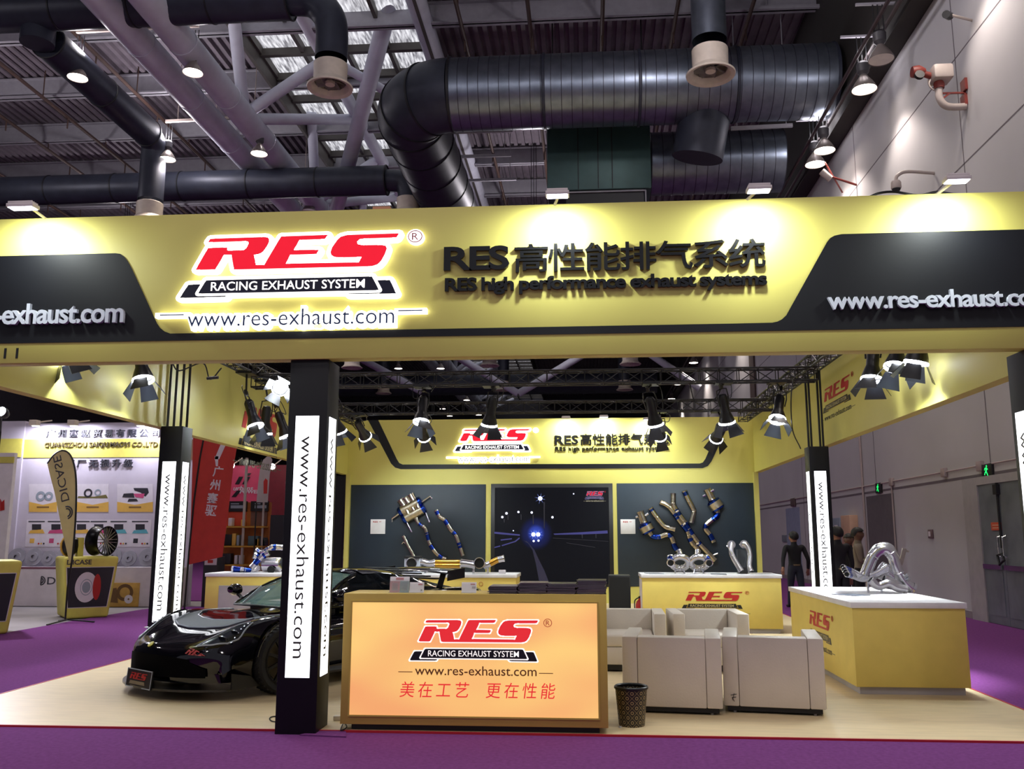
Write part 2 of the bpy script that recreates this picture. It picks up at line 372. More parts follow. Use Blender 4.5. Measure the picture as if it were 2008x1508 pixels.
for xx, zz in ((6.45, 12.2), (6.15, 12.1)):
    o = MB().tube([(xx, 12, zz), (xx, 90, zz)], .045, 8).build('wall_pipe', mat('grey_brown_pipe', '#4a4042', .6)); tag(o, 'thin pipe above the white wall, %s the girder' % ('close beside' if xx > 6.3 else 'farther from'), 'pipe', 'pipes beside the wall girder')
# ------------------------------------------------------------------ ducts
def rings(mb, a, b, r, step, w=.03, h=.02):
    a = Vector(a); b = Vector(b); d = (b - a); L = d.length; d.normalize(); x = d.orthogonal().normalized(); n = int(L / step)
    for i in range(n + 1):
        p = a + d * (L * i / max(n, 1)); mb.lathe([(r - .01, -w), (r + h, -w * .6), (r + h, w * .6), (r - .01, w)], 32, frame(x, d.cross(x), p))
def run(parent, a, b, r, mats, rs, n=36, name='straight_run', cap=True):
    mb = MB().tube([a, b], r, n, cap=cap)
    for step, w, h in rs:
        k = len(mb.f); rings(mb, a, b, r, step, w, h)
        for i in range(k, len(mb.f)): mb.mi[i] = 1
    return mb.build(name, mats, parent)
du = thing('silver_duct', 'huge round silver duct crossing above the booth and bending back at its left end', 'duct', (0, 22.5, 13.36))
run(du, (-3.55, 22.5, 13.36), (6.55, 22.5, 13.36), .97, [M_duct, M_duct2], [(.27, .012, .012), (2.1, .05, .035)], 44)
arc = [(-3.55 - 1.35 * math.sin(t), 23.85 - 1.35 * math.cos(t), 13.36) for t in [i * math.pi / 24 for i in range(13)]]
el_ = MB().tube(arc + [(-4.9, 42, 13.36)], .98, 40, cap=False); k0 = len(el_.f)
for i in (0, 4, 8, 12):
    p = Vector(arc[i]); t = i * math.pi / 24; d = Vector((-math.cos(t), math.sin(t), 0)); el_.lathe([(.97, -.03), (1.01, -.03), (1.01, .03), (.97, .03)], 36, frame((0, 0, 1), d.cross(Vector((0, 0, 1))), p))
for y in (25.2, 26.8, 28.4, 30.0): el_.lathe([(.97, -.02), (1.0, -.02), (1.0, .02), (.97, .02)], 36, frame((1, 0, 0), (0, 0, -1), (-4.9, y, 13.36)))
for i in range(k0, len(el_.f)): el_.mi[i] = 1
el_.build('elbow', [M_duct2, M_dark], du)
MB().tube([(3.3, 22.7, 12.8), (3.05, 22.9, 11.5)], .68, 28).build('branch', M_duct2, du)
du = thing('lower_silver_duct', 'dim round silver duct below and behind the big one, ending at the wall', 'duct', (4, 25.6, 12.52))
run(du, (2.0, 25.6, 12.52), (5.85, 25.6, 12.52), .93, [M_duct, M_duct2], [(.3, .012, .012)])
pl_ = thing('plenum_box', 'dark green sheet metal plenum box hanging below the large silver duct', 'plenum', (.2, 24.5, 12))
MB().box(-1.04, 1.92, 24.2, 26.2, 11.22, 13.2).build('casing', M_plen, pl_, bevel=.03)
for x in (-.15, .42, .82): MB().box(x - .012, x + .012, 24.18, 24.2, 11.25, 13.18).build('seam', M_dark, pl_)
MB().box(-.5, 1.7, 24.25, 26.1, 10.6, 11.22).build('outlet', M_dark, pl_)
s_ = MB(); s_.bar((-.5, 24.2, 11.15), (1.75, 24.2, 11.15), .035); s_.bar((1.75, 24.2, 11.16), (1.75, 24.2, 10.6), .035); s_.build('outlet_rim', M_beam, pl_)
for x in (-.9, 1.8): MB().tube([(x, 25.2, 13.2), (x, 25.2, 17.2)], .02, 6).build('hanger', M_dark, pl_)
def nozzle_thing(name, label, x, y, z, r, path, dm=None):
    t = thing(name, label, 'air nozzle', (x, y, z))
    MB().lathe([(r * .98, .0), (r * 1.0, .62 * r * 2), (r * .92, .62 * r * 2 + .02)], 36, Matrix.Translation((x, y, z + .12))).build('barrel', M_cream, t)
    MB().lathe([(r * .92, .16), (r * .98, .1), (r * 1.1, .03), (r * 1.33, 0), (r * 1.36, .04), (r * 1.15, .1), (r * .99, .2)], 40, Matrix.Translation((x, y, z))).build('flange', M_cream, t)
    v = MB()
    for k in range(8):
        a = k * math.pi / 4; v.box(.0, r * .92, -.07, .07, .2, .215, M=Matrix.Translation((x, y, z)) @ Matrix.Rotation(a, 4, 'Z') @ Matrix.Rotation(.5, 4, 'X'))
    v.build('fan_blade', mat('fan_blade_dark', '#6e6a66', .5), t)
    MB().lathe([(0, .1), (r * .28, .1), (r * .3, .2), (0, .2)], 20, Matrix.Translation((x, y, z))).build('hub', M_cream, t)
    MB().lathe([(0, .45), (r * .97, .45)], 24, Matrix.Translation((x, y, z))).build('throat', M_dark, t)
    MB().tube(path, r * .96, 28, cap=False).build('drop_duct', dm or M_duct2, t)
    return t
nozzle_thing('fan_nozzle', 'round cream fan nozzle hanging in front of the large silver duct', 3.05, 20, 12.3, .43, [(3.05, 20, 13.2), (3.05, 20, 17.2)], M_duct)
dA = thing('black_duct', 'black round duct crossing at the top left behind the girder tubes', 'duct', (-10, 20.3, 14.95))
run(dA, (-30, 20.3, 15.0), (-7.4, 20.3, 15.0), .52, [M_duct2, M_dark], [(1.9, .03, .02)])
nozzle_thing('fan_nozzle', 'round cream fan nozzle hanging in front of the skylight', -6.28, 20.3, 12.5, .42, spline([(-7.4, 20.3, 15.0), (-6.8, 20.3, 14.9), (-6.4, 20.3, 14.5), (-6.28, 20.3, 14.0), (-6.28, 20.3, 13.3)], 5))
dB = thing('blue_grey_duct', 'blue grey round duct running back at the upper left above the first lamp', 'duct', (-14.2, 23, 14.5))
qb = aty(75, 62, 20.5)
run(dB, (-14.2, 20.95, 14.5), (-14.2, 26.4, 14.5), .46, [M_duct2, M_dark], [(2.1, .03, .02)])
MB().tube([(qb.x, 20.5, qb.z + .5), (qb.x, 20.5, qb.z - .35)], .42, 22).build('branch', M_duct2, dB)
nozzle_thing('fan_nozzle', 'cream nozzle end just above the sign, at the end of the blue grey duct', -14.25, 27, 11.65, .42, spline([(-14.2, 26.3, 14.5), (-14.2, 26.85, 14.3), (-14.25, 27, 13.8), (-14.25, 27, 12.4)], 5))
dC = thing('low_blue_duct', 'long blue grey round duct crossing low behind the left part of the sign', 'duct', (-12, 29.3, 13.83))
run(dC, (-34, 29.3, 13.83), (-6.9, 29.3, 13.83), .52, [M_duct2, M_dark], [(2.3, .03, .02)])
nozzle_thing('fan_nozzle', 'cream nozzle just above the sign beside the elbow of the silver duct', -6.12, 29.3, 12.5, .4, spline([(-6.9, 29.3, 13.83), (-6.35, 29.3, 13.75), (-6.12, 29.3, 13.4), (-6.12, 29.3, 12.9)], 5))
for (px, py, Y, l) in ((690, 722, 47, 'beside the black centre pillar'), (752, 772, 62, 'above the rear fascia, left of centre'), (960, 718, 50, 'above the rear truss in the middle'), (987, 766, 62, 'just above the middle of the rear fascia'), (1236, 715, 47, 'high under the sign beside the white wall'), (1225, 765, 60, 'low under the sign beside the white wall')):
    p = aty(px, py, Y); nozzle_thing('fan_nozzle', 'distant cream fan nozzle ' + l, p.x, Y, p.z, .42, [(p.x, Y, p.z + .5), (p.x, Y, 17.2)])
for (Y, z, l) in ((48.5, 12.2, 'dim duct crossing the far hall above the front truss'), (63, 12.3, 'dim duct crossing the far hall above the rear truss')):
    o = MB().tube([(-34, Y, z), (5.0, Y, z)], .8, 20).build('far_duct', M_duct2); tag(o, l, 'duct')
# ------------------------------------------------------------------ high bay lamps
UP = 330
def high_bay(label, x, y, z, lit=True, power=0, group=None, cut=125, hang=None, up=None):
    t = thing('high_bay_lamp', label, 'ceiling lamp', (x, y, z), group=group); T = Matrix.Translation((x, y, z))
    MB().lathe([(.27, 0), (.265, .03), (.2, .16), (.1, .3), (.075, .34)], 28, T).build('reflector', mat('lamp_reflector', '#8f8580', .35, metal=.3), t)
    MB().lathe([(0, .02), (.255, .012)], 28, T).build('diffuser', M_lampw if lit else M_lampoff, t)
    MB().lathe([(.07, .33), (.08, .36), (.13, .42), (.14, .6), (.1, .66), (.03, .68)], 20, T).build('ballast', M_dark2, t)
    s = MB(); [s.tube([(x + d, y, z + .62), (x + d, y, z + 1.28 if hang is None else hang)], .012, 6) for d in (-.1, 0, .1)]; s.build('hanger', M_dark, t)
    if power: light('SPOT', 'lamp_light', (x, y, z - .05), power, WARM, .25, (x, y, 0), cut, .5, parent=t); light('POINT', 'added_uplight', (x, y, z + .85), UP if up is None else up, (1, .93, .98), .3, parent=t)  # the point light above the reflector is added to brighten deck and girders
    return t
def rail(label, a, b):
    m_ = MB(); m_.bar(a, b, .07, .09); d = Vector(b) - Vector(a)
    for k in (.12, .5, .88): p = Vector(a) + d * k; m_.tube([p, p + Vector((0, 0, 17.2 - p.z))], .015, 6)
    tag(m_.build('lamp_rail', mat('rail_paint', '#b7a9a0', .6)), label, 'lamp rail', 'lamp rails under the girder tubes')
lamps = [(152, 153, 22, 'lit warm high bay lamp at the far upper left, in front of the corrugated deck', 1), (378, 143, 22, 'lit warm high bay lamp in front of the nearer girder tube, below the black duct', 1),
         (328, 313, 27, 'lit warm lamp above the low blue duct, left of the girder tubes', 1), (508, 302, 27, 'lit warm lamp hanging in front of the girder tube, above the red logo', 1)]
for px, py, Y, l, lit in lamps:
    p = aty(px, py, Y); high_bay(l, p.x, p.y, p.z, True, 900)
p = aty(606, 414, 33); high_bay('high bay lamp half hidden behind the top edge of the sign', p.x, p.y, p.z, False, hang=17.2)
for (a, b_, Y) in (((150, 62), (390, 50), 22), ((325, 238), (522, 228), 27), ((450, 362), (618, 357), 33)):
    q0 = aty(*a, Y); q1 = aty(*b_, Y); rail({22: 'topmost cream rail hung across the girder tubes, carrying two lit lamps', 27: 'middle cream rail hung across the girder tubes, carrying two lit lamps', 33: 'lowest cream rail hung across the girder tubes, just above the sign'}[Y], q0, q1)
for px, py, l, lit in ((1728, 118, 'unlit high bay lamp beside the white wall, top of its row', 0), (1695, 176, 'lit high bay lamp against the dark duct end, beside the white wall', 1), (1617, 296, 'upper of the two lit lamps just left of the white wall', 1), (1599, 323, 'lower of the two lit lamps just left of the white wall, above the sign', 1)):
    p = atx(px, py, 6.3); high_bay(l, p.x, p.y, p.z, lit, 400 if lit else 0, cut=110, up=40)
    o = MB().bar((p.x - .45, p.y, p.z + 1.3), (7.04, p.y, p.z + 1.3), .05).build('lamp_bracket', M_beam); tag(o, 'short steel bracket holding the ' + l.split(' lamp')[0].replace('upper of the two lit', 'upper of the two lowest').replace('lower of the two lit', 'lower of the two lowest').replace('lamps', '').strip() + ' lamp beside the white wall', 'bracket', 'lamp brackets beside the wall')
high_bay('lit lamp beside the white wall, out of frame above the water cannon', 6.3, 14.6, 11.5, True, 330, up=40, cut=110, hang=17.2)
far = [(663, 705, 56), (950, 701, 56), (1075, 699.5, 56), (1247, 697, 56), (1362, 704, 56), (1367, 697, 58), (781, 723, 59), (864, 723, 59), (808, 748, 64), (882, 747, 64), (833, 769, 69), (915, 785, 72), (868, 802, 78), (882, 816, 84), (939, 814, 84), (1329, 754, 60)]
FARL = ('touching the right edge of the centre pillar top', 'against the lower edge of the sign, left of its middle', 'against the lower edge of the sign, near its middle', 'under the sign edge, over the right front truss lamps', 'left of the white wall, lower of a touching pair', 'left of the white wall, upper of a touching pair', 'upper left, right of the centre pillar and above the front truss', 'upper left, above the front truss beside the far girder', 'just under the front truss, left of the hanging lamp', 'just under the front truss, right of the hanging lamp', 'between the two trusses, above the left hanging lamp', 'between the two trusses, left of the back wall logo', 'under the rear truss, second lowest on the left', 'under the rear truss, just above the back wall', 'just above the lit logo of the back wall', 'between the trusses at the right, beside the white wall')
for (px, py, Y), fl_ in zip(far, FARL):
    p = aty(px, py, Y); high_bay('small distant warm lamp ' + fl_, p.x, p.y, p.z, True, 0, 'distant hall lamps', hang=17.2)
for Y in (40, 52, 66): high_bay('lit lamp along the far white wall, ' + {40: 'nearest', 52: 'middle', 66: 'farthest'}[Y] + ' of the three behind the front fascia', 6.3, Y, 11.5, True, 600, 'far lamps beside the white wall', cut=110, up=0.01)
for x, y, z in AISLE_LAMPS: high_bay('hall lamp over the front aisle', x, y, z, True, 260, 'hall lamps over the front aisle', hang=17.2)
for xx, yy in ((-20, 12), (-20, 24), (-20, 36), (-15, 44), (-2, 34), (-2, 48), (2, 16)): high_bay('hall lamp of the roof rows hidden behind ducts or the sign', xx, yy, 12.6, True, 300, 'hidden hall lamps', hang=17.2)

for (a, b_, Y, l) in (((862, 260), (1005, 256), 27, 'upper thin steel rail right of the silver duct elbow'), ((880, 308), (1002, 304), 30, 'middle thin steel rail right of the silver duct elbow'), ((893, 355), (1012, 351), 33, 'lower thin steel rail right of the silver duct elbow'), ((1473, 16), (1777, 8), 23.8, 'long pale rail under the deck above the right end of the silver duct'), ((1612, 86), (1714, 82), 23.9, 'short pale rail just above the right end of the silver duct'), ((1433, 252), (1554, 246), 24.6, 'pale rail below the silver duct, right of its branch')):
    q0 = aty(*a, Y); q1 = aty(*b_, Y); m_ = MB(); m_.bar(q0, q1, .08, .1)
    for f in (.1, .9): p_ = q0.lerp(q1, f); m_.tube([p_, Vector((p_.x, p_.y, 17.19))], .015, 6)
    tag(m_.build('ceiling_rail', M_beam), l, 'rail')
# =================================================================== THE BOOTH
M_yel = mat('yellow_board', '#d5cd6c', .55, var=.03, scale=1.5)
M_blk = mat('black_board', '#080a10', .5, var=.15, scale=2, bump=.02, spec=.35)
M_slate = mat('dark_slate_board', '#202e3a', .5, var=.12, scale=1.5, bump=.03)
M_white = mat('white_gloss', '#e8e6e4', .35)
M_face = mat('lit_white_acrylic', '#ffffff', .4, es=2.2, ec='#f6f9ff')
M_sgnw = mat('lit_sign_white', '#ffffff', .4, es=2.6, ec='#fffaf0')
M_sgnr = mat('lit_sign_red', '#e0102c', .4, es=.75, ec='#f00a2a')
M_navy = mat('navy_vinyl', '#0b1030', .5)
M_red = mat('red_vinyl', '#b3231f', .5)
M_black = mat('black_vinyl', '#101010', .45)
M_letter = mat('black_acrylic_letter', '#0a0b0e', .28, var=.05)
M_silver = mat('white_acrylic_letter', '#ccd2dc', .35)
M_url = mat('dark_grey_vinyl', '#33302a', .5)
M_trk = mat('truss_black', '#0b0b0d', .4)
M_lam = mat('beige_wood_laminate', '#d8c39a', .42, var=.07, scale=3, stretch=(1, 6, 1))
M_edge = mat('red_edge_tape', '#b01626', .5)
LOGO_P = dict(red=M_red, black=M_black, white=M_white, gap=mat('yellow_print_gap', '#c9a83a', .55), url=M_url, rib=mat('print_cream', '#cfc08a', .5), reg=M_red)
LOGO_S = dict(red=M_sgnr, black=M_navy, white=M_sgnw, gap=M_sgnw, url=mat('sign_blue_line', '#1c3c6e', .5), reg=mat('sign_thin_red', '#a8485a', .5))
ZB, ZT = 2.925, 4.195
XL, XR = -5.6, 3.78
YB = 20.6
pf = thing('booth_platform', 'beige laminate platform floor of the yellow booth with a red edge strip', 'platform', (-.9, 7.15, 0))
MB().box(XL, 3.74, 7.15, YB + .02, -.004, .014).build('laminate', M_lam, pf)
e = MB(); e.box(XL - .02, 3.76, 7.13, 7.15, -.004, .017); e.box(3.74, 3.76, 7.13, YB, -.004, .017); e.box(XL - .02, XL, 7.13, YB, -.004, .017); e.build('edge_strip', M_edge, pf)
# ---- front fascia
fa = thing('fascia_sign', 'long yellow front fascia with a lit red and white logo and black lettering', 'sign', (-.9, 7.0, ZB))
MB().box(XL - .12, XR + .12, 7.0, 7.14, ZB, ZT).build('panel', M_yel, fa, bevel=.004)
P7 = lambda pts: [(aty(px, py, 7.0).x, aty(px, py, 7.0).z) for px, py in pts]
FR = frame((1, 0, 0), (0, 0, 1), (0, 7.0, 0))
band = [(-5.7, 2.925 + .165)] + [(-5.7, 3.89)] + P7([(226.6, 496.9), (236, 498), (244, 503.5), (250, 511), (258, 525), (284, 581), (308, 634), (314, 643), (323, 650), (334.6, 654.4), (700, 648), (1450, 634.5), (1514, 633), (1524, 631), (1533, 626.5), (1541.7, 618.4), (1622, 474), (1628, 467), (1636, 462.5), (1650, 459.5)]) + [(3.9, aty(2008, 450, 7).z), (3.9, ZB + .165)]
band[0] = (-5.7, aty(0, 673.6, 7).z); band[1] = (-5.7, aty(0, 502.8, 7).z)
band[-1] = (3.9, aty(2008, 640.6, 7).z)
MB().prism(band, .0, .006, FR).build('black_band', M_blk, fa)
def front_text(name, body, m, a, b, top, **k):
    """a = lower left pixel, b = lower right pixel, top = pixel y of the tops above a; all on the fascia plane"""
    p = aty(a[0], a[1], 7.0); q = aty(b[0], b[1], 7.0); t = aty(a[0], top, 7.0)
    return lettering(name, body, m, fa, (p.x, 7.0, p.z), (1, 0, 0), (0, 0, 1), w=q.x - p.x, h=t.z - p.z, z0=k.pop('z0', .0), **k)
M_stand = mat('letter_return_brown', '#6d5a30', .6)
for (nm, body, a, b, tp, off) in (('large_lettering', 'RES', (871, 533), (999, 527), 486, .022), ('large_lettering', '高性能排气系统', (1009, 536), (1501, 528), 481, .010), ('english_lettering', 'RES high performance exhaust systems', (873, 581), (1504, 570), 547, .03)):
    o = front_text(nm, body, [M_letter], a, b, tp, ext=.016, off=off, z0=.014, res=4, sp=.88)
    front_text(nm.replace('lettering', 'letter_backing'), body, M_stand, a, b, tp, ext=.013, off=off - .004, z0=.001, res=3, sp=.88).parent = o
front_text('address_lettering', 'www.res-exhaust.com', M_silver, (1622, 609), (2060, 603), 574, ext=.03, off=.02, z0=.006, sp=.92)
front_text('address_lettering', 'www.res-exhaust.com', M_silver, (-178, 642), (245, 636), 602, ext=.03, off=.02, z0=.006, sp=.92)
front_text('booth_number', '11', M_black, (7, 703), (35, 702), 683, ext=.003, z0=.0)
p = aty(389.6, 533, 7.0); q = aty(785.6, 461.4, 7.0)
lw = q.x - p.x
logo(fa, (p.x, 6.998, p.z), (1, 0, 0), (0, 0, 1), lw, (q.z - p.z) / lw / .186 * 1.0, 'sign', LOGO_S)
# ---- inner side fascias
sf = thing('side_fascia', 'right side fascia of the booth, yellow, printed with the red logo', 'sign', (XR, 14, ZB))
MB().box(XR, XR + .12, 7.14, YB, ZB, ZT).build('panel', M_yel, sf)
MB().box(XR - .012, XR + .13, 7.14, YB, ZB - .012, ZB + .03).build('lower_edge', M_yel, sf)
a = atx(1616.5, 789, XR); b = atx(1666.5, 731.5, XR)
logo(sf, (XR - .002, a.y, a.z), (0, -1, 0), (0, 0, 1), abs(b.y - a.y), .95 * (b.z - a.z) / abs(b.y - a.y) / .186, 'plain', LOGO_P)
sf = thing('side_fascia', 'left side fascia of the booth, plain yellow above the car', 'sign', (XL, 14, ZB))
MB().box(XL - .12, XL, 7.14, YB, ZB, ZT).build('panel', M_yel, sf)
MB().box(XL - .13, XL + .012, 7.14, YB, ZB - .012, ZB + .03).build('lower_edge', M_yel, sf)
logo(sf, (XL + .002, 14.05, 3.25), (0, 1, 0), (0, 0, 1), 1.75, 1.25, 'plain', LOGO_P)
# ---- back wall
bw = thing('booth_back_wall', 'yellow back wall of the booth with lit logo and three dark display panels', 'wall panel', (-.9, YB, 0))
MB().box(XL, XR + .06, YB, YB + .2, .015, ZT).build('panel', M_yel, bw)
def PB(px, py, Y=YB): v = aty(px, py, Y); return (v.x, v.z)
FB = frame((1, 0, 0), (0, 0, 1), (0, YB, 0))
ln = [PB(*c) for c in [(722, 824), (742, 824), (778, 900), (783, 908), (790, 911), (1372, 909), (1378, 907), (1383, 900), (1411, 836), (1413, 824), (1433, 824), (1395, 905), (1388, 914), (1378, 918), (786, 920), (775, 917), (767, 909)]]
MB().prism(ln, 0, .012, FB).build('black_line', M_blk, bw)
def panel_rect(x0, x1, y0, y1, name, m):
    (a, t), (b, _), (_, bt) = PB(x0, y0), PB(x1, y0), PB(x0, y1)
    MB().box(a, b, YB - .02, YB, bt, t).build(name, m, bw, bevel=.006); return a, b, bt, t
panel_rect(684, 953, 951, 1150, 'display_panel', M_slate); pc = panel_rect(963, 1201, 949, 1150, 'display_panel', M_black); panel_rect(1209, 1477, 948, 1150, 'display_panel', M_slate)
for s, x in ((-1, XL), (1, XR + .06)):
    MB().box(min(x, x - s * .1), max(x, x - s * .1), YB - .12, YB, 0, ZT if False else 2.93).build('end_post', M_yel, bw)
k = 16.0
def bw_text(body, a, b, top, off):
    p = aty(*a, YB); q = aty(*b, YB); t = aty(a[0], top, YB)
    return lettering('wall_lettering', body, M_letter, bw, (p.x, YB, p.z), (1, 0, 0), (0, 0, 1), w=q.x - p.x, h=t.z - p.z, ext=.03, off=off)
bw_text('RES', (1088, 872), (1134, 872), 854, .02); bw_text('高性能排气系统', (1138, 873), (1311, 873), 851, .010); bw_text('RES high performance exhaust systems', (1089, 887), (1311, 887), 876, .008)
p = aty(902, 865.5, YB); q = aty(1040, 841.5, YB)
logo(bw, (p.x, YB - .002, p.z), (1, 0, 0), (0, 0, 1), q.x - p.x, (q.z - p.z) / (q.x - p.x) / .186, 'sign', LOGO_S)
# ---- night road picture in the middle of the back wall
scr = thing('lit_picture', 'dark lit picture of a night road with blue headlights, middle of the back wall', 'picture', ((pc[0] + pc[1]) / 2, YB - .03, pc[2]))
def pm(name, col, es): return mat(name, '#050507', .25, es=es, ec=col)
ins = .09
m = bpy.data.materials.new('night_sky_picture'); m.use_nodes = True; nt = m.node_tree; b = nt.nodes['Principled BSDF']; b.inputs['Base Color'].default_value = (.002, .002, .003, 1); b.inputs['Roughness'].default_value = .5; b.inputs['Specular IOR Level'].default_value = .15
tc = nt.nodes.new('ShaderNodeTexCoord'); hx, hz = PB(1051, 1046); mp = nt.nodes.new('ShaderNodeMapping')
mp.inputs['Location'].default_value = (-(hx - (pc[0] + pc[1]) / 2), 0, -(hz - pc[2])); nt.links.new(tc.outputs['Object'], mp.inputs[0])
vl = nt.nodes.new('ShaderNodeVectorMath'); vl.operation = 'LENGTH'; nt.links.new(mp.outputs[0], vl.inputs[0])
cr = nt.nodes.new('ShaderNodeValToRGB'); cr.color_ramp.interpolation = 'EASE'; cr.color_ramp.elements[0].color = (.09, .2, .95, 1); cr.color_ramp.elements[1].position = .40; cr.color_ramp.elements[1].color = (.0015, .002, .005, 1)
el = cr.color_ramp.elements.new(.1); el.color = (.03, .06, .42, 1); el = cr.color_ramp.elements.new(.22); el.color = (.006, .010, .07, 1)
nt.links.new(vl.outputs['Value'], cr.inputs[0]); nt.links.new(cr.outputs[0], b.inputs['Emission Color']); b.inputs['Emission Strength'].default_value = 1
MB().box(pc[0] + ins, pc[1] - ins, YB - .03, YB - .02, pc[2] + .06, pc[3] - .09).build('picture_sheet', m, scr)
FP = frame((1, 0, 0), (0, 0, 1), (0, YB - .03, 0))
def poly_px(name, pts, col, es, d=.001): return MB().prism([PB(x, y) for x, y in pts], 0, d, FP).build(name, pm('picture_' + name, col, es), scr, fixn=False)
def CP(x, y): return (950 + x / 6.033, 930 + y / 6.033)
poly_px('lane_line', [CP(*c) for c in [(465, 785), (500, 790), (590, 890), (640, 1000), (710, 1140), (765, 1280), (650, 1280), (610, 1060), (570, 900), (520, 820)]], '#3a3a58', .5)
for nm, pts in (('guard_rail', [(118, 680), (215, 690), (420, 712), (420, 728), (215, 712), (118, 702)]), ('guard_rail', [(205, 838), (360, 790), (415, 745), (418, 762), (370, 800), (210, 850)]), ('guard_rail', [(192, 772), (325, 756), (325, 770), (195, 785)]), ('guard_rail', [(120, 860), (188, 842), (188, 855), (120, 872)]), ('guard_rail', [(815, 703), (1150, 685), (1455, 665), (1458, 700), (1150, 712), (830, 716)])):
    poly_px(nm, [CP(*c) for c in pts], '#5a5aa8', .55)
for pts in ([(810, 752), (1465, 792), (1465, 797), (810, 757)], [(970, 808), (1310, 862), (1310, 868), (970, 814)], [(700, 330), (716, 330), (712, 640), (704, 640)], [(1150, 712), (1162, 712), (1160, 760), (1152, 760)], [(1312, 708), (1325, 708), (1323, 755), (1315, 755)], [(228, 530), (240, 530), (240, 570), (230, 570)], [(274, 485), (286, 485), (285, 540), (275, 540)], [(428, 475), (440, 475), (440, 540), (430, 540)], [(570, 480), (583, 480), (583, 590), (573, 590)]):
    poly_px('road_mark', [CP(*c) for c in pts], '#44444e', .45)
for cx_, cy_, r, es in ((213, 507, 14, 2), (262, 463, 15, 2), (403, 447, 13, 2), (560, 453, 14, 2), (805, 509, 14, 2), (660, 287, 26, 2.5), (343, 668, 7, 1.5), (580, 712, 24, 4), (636, 712, 24, 4), (583, 790, 12, .7), (640, 785, 12, .7), (1055, 232, 8, 1)):
    poly_px('street_light' if cy_ < 700 else 'headlight', [CP(cx_ + r * math.cos(t * math.pi / 6), cy_ + r * math.sin(t * math.pi / 6)) for t in range(12)], '#dfe4ff' if cy_ < 770 else '#3344cc', es, .002)
    if r > 20:
        sp = MB()
        for t in range(4):
            an = t * math.pi / 4 + .2; dx, dy = math.cos(an), math.sin(an); L_ = r * 2.6
            sp.prism([PB(*CP(cx_ + dx * L_, cy_ + dy * L_)), PB(*CP(cx_ - dy * 3, cy_ + dx * 3)), PB(*CP(cx_ - dx * L_, cy_ - dy * L_)), PB(*CP(cx_ + dy * 3, cy_ - dx * 3))], 0, .002, FP)
        sp.build('light_star', pm('picture_star', '#8fa4ff', 1.2), scr, fixn=False)
p = aty(*CP(1205, 252), YB); q = aty(*CP(1410, 205), YB)
logo(scr, (p.x, YB - .031, p.z), (1, 0, 0), (0, 0, 1), q.x - p.x, 1.25, 'outline', dict(red=pm('picture_red', '#e01838', .9), white=pm('picture_white', '#b0a8d8', .8), black=pm('picture_navy', '#101850', .4), url=pm('picture_cream', '#d8d0b0', .8), gap=M_black))
# ---- small information cards on the display panels
for px, l in ((742, 'white rounded information card on the left display panel'), (1231, 'white rounded information card on the right display panel')):
    c = thing('information_card', l, 'card', aty(px, 1047, YB - .02))
    (a, t), (b, _), (_, bt) = PB(px - 14.5, 1018.5), PB(px + 14.5, 1018.5), PB(px, 1047)
    MB().box(a, b, YB - .035, YB - .021, bt, t).build('board', M_white, c, bevel=.006)
    mb = MB(); letters(mb, 'RES', frame((1, 0, 0), (0, 0, 1), (a + .06, YB - .0355, t - .075)), w=.11, h=.035, ext=.001, off=.03)
    mb.box(a + .2, a + .25, YB - .0365, YB - .0355, t - .06, t - .05); mb.build('heading', M_red, c)
# ---- pillars with lit panels
def pillar(label, x, y, s, z1, faces, poles=0, zp=(2.46, .42), zt=(2.296, .565), tall=4.0):
    t = thing('light_pillar', label, 'pillar', (x, y, 0)); h = s / 2
    MB().box(x - h, x + h, y - h, y + h, .0, z1).build('post', M_blk, t, bevel=.004)
    k = s / .32
    for fc in faces:
        n, yd = {'f': ((0, -1, 0), (1, 0, 0)), 'r': ((1, 0, 0), (0, 1, 0)), 'l': ((-1, 0, 0), (0, -1, 0))}[fc]
        n = Vector(n); yd = Vector(yd); M = frame(yd, (0, 0, 1), Vector((x, y, 0)) + n * h)
        M = Matrix.Translation(Vector((x, y, 0)) + n * h) @ frame(yd, (0, 0, 1), (0, 0, 0))
        pw = .096 * k
        o = MB().prism([(-pw, zp[1]), (pw, zp[1]), (pw, zp[0]), (-pw, zp[0])], -.01, .004, M).build('light_panel', M_face, t)
        mb = MB(); L_ = zt[0] - zt[1]
        letters(mb, 'www.res-exhaust.com', frame((0, 0, -1), yd, Vector((x, y, zt[0])) + n * (h + .004) - yd * .043 * k), w=L_, h=.098 * k, ext=.001, off=-.003)
        mb.build('lettering', M_url, o, fixn=False)
    for i in range(poles):
        px_, py_ = [(-.6, -.6), (.6, -.6), (-.6, .6), (.6, .6), (0, -.6)][i]
        MB().tube([(x + px_ * h, y + py_ * h, z1), (x + px_ * h, y + py_ * h, tall)], .017, 8).build('truss_post', M_trk, t)
    return t
pillar('tall black pillar with lit panels at the front centre, left of the counter', -2.255, 7.19, .32, ZB, 'fr')
pillar('black pillar with lit panels at the left side of the booth behind the car', -5.445, 11.45, .30, ZB, 'fr', 4)
pillar('black pillar with lit panels at the right side, behind the manifold counter', 3.48, 13.85, .29, 2.83, 'fl', 4)
pillar('black pillar at the right front corner, cut by the edge of the photo', 3.55, 7.19, .32, ZB, 'fl')
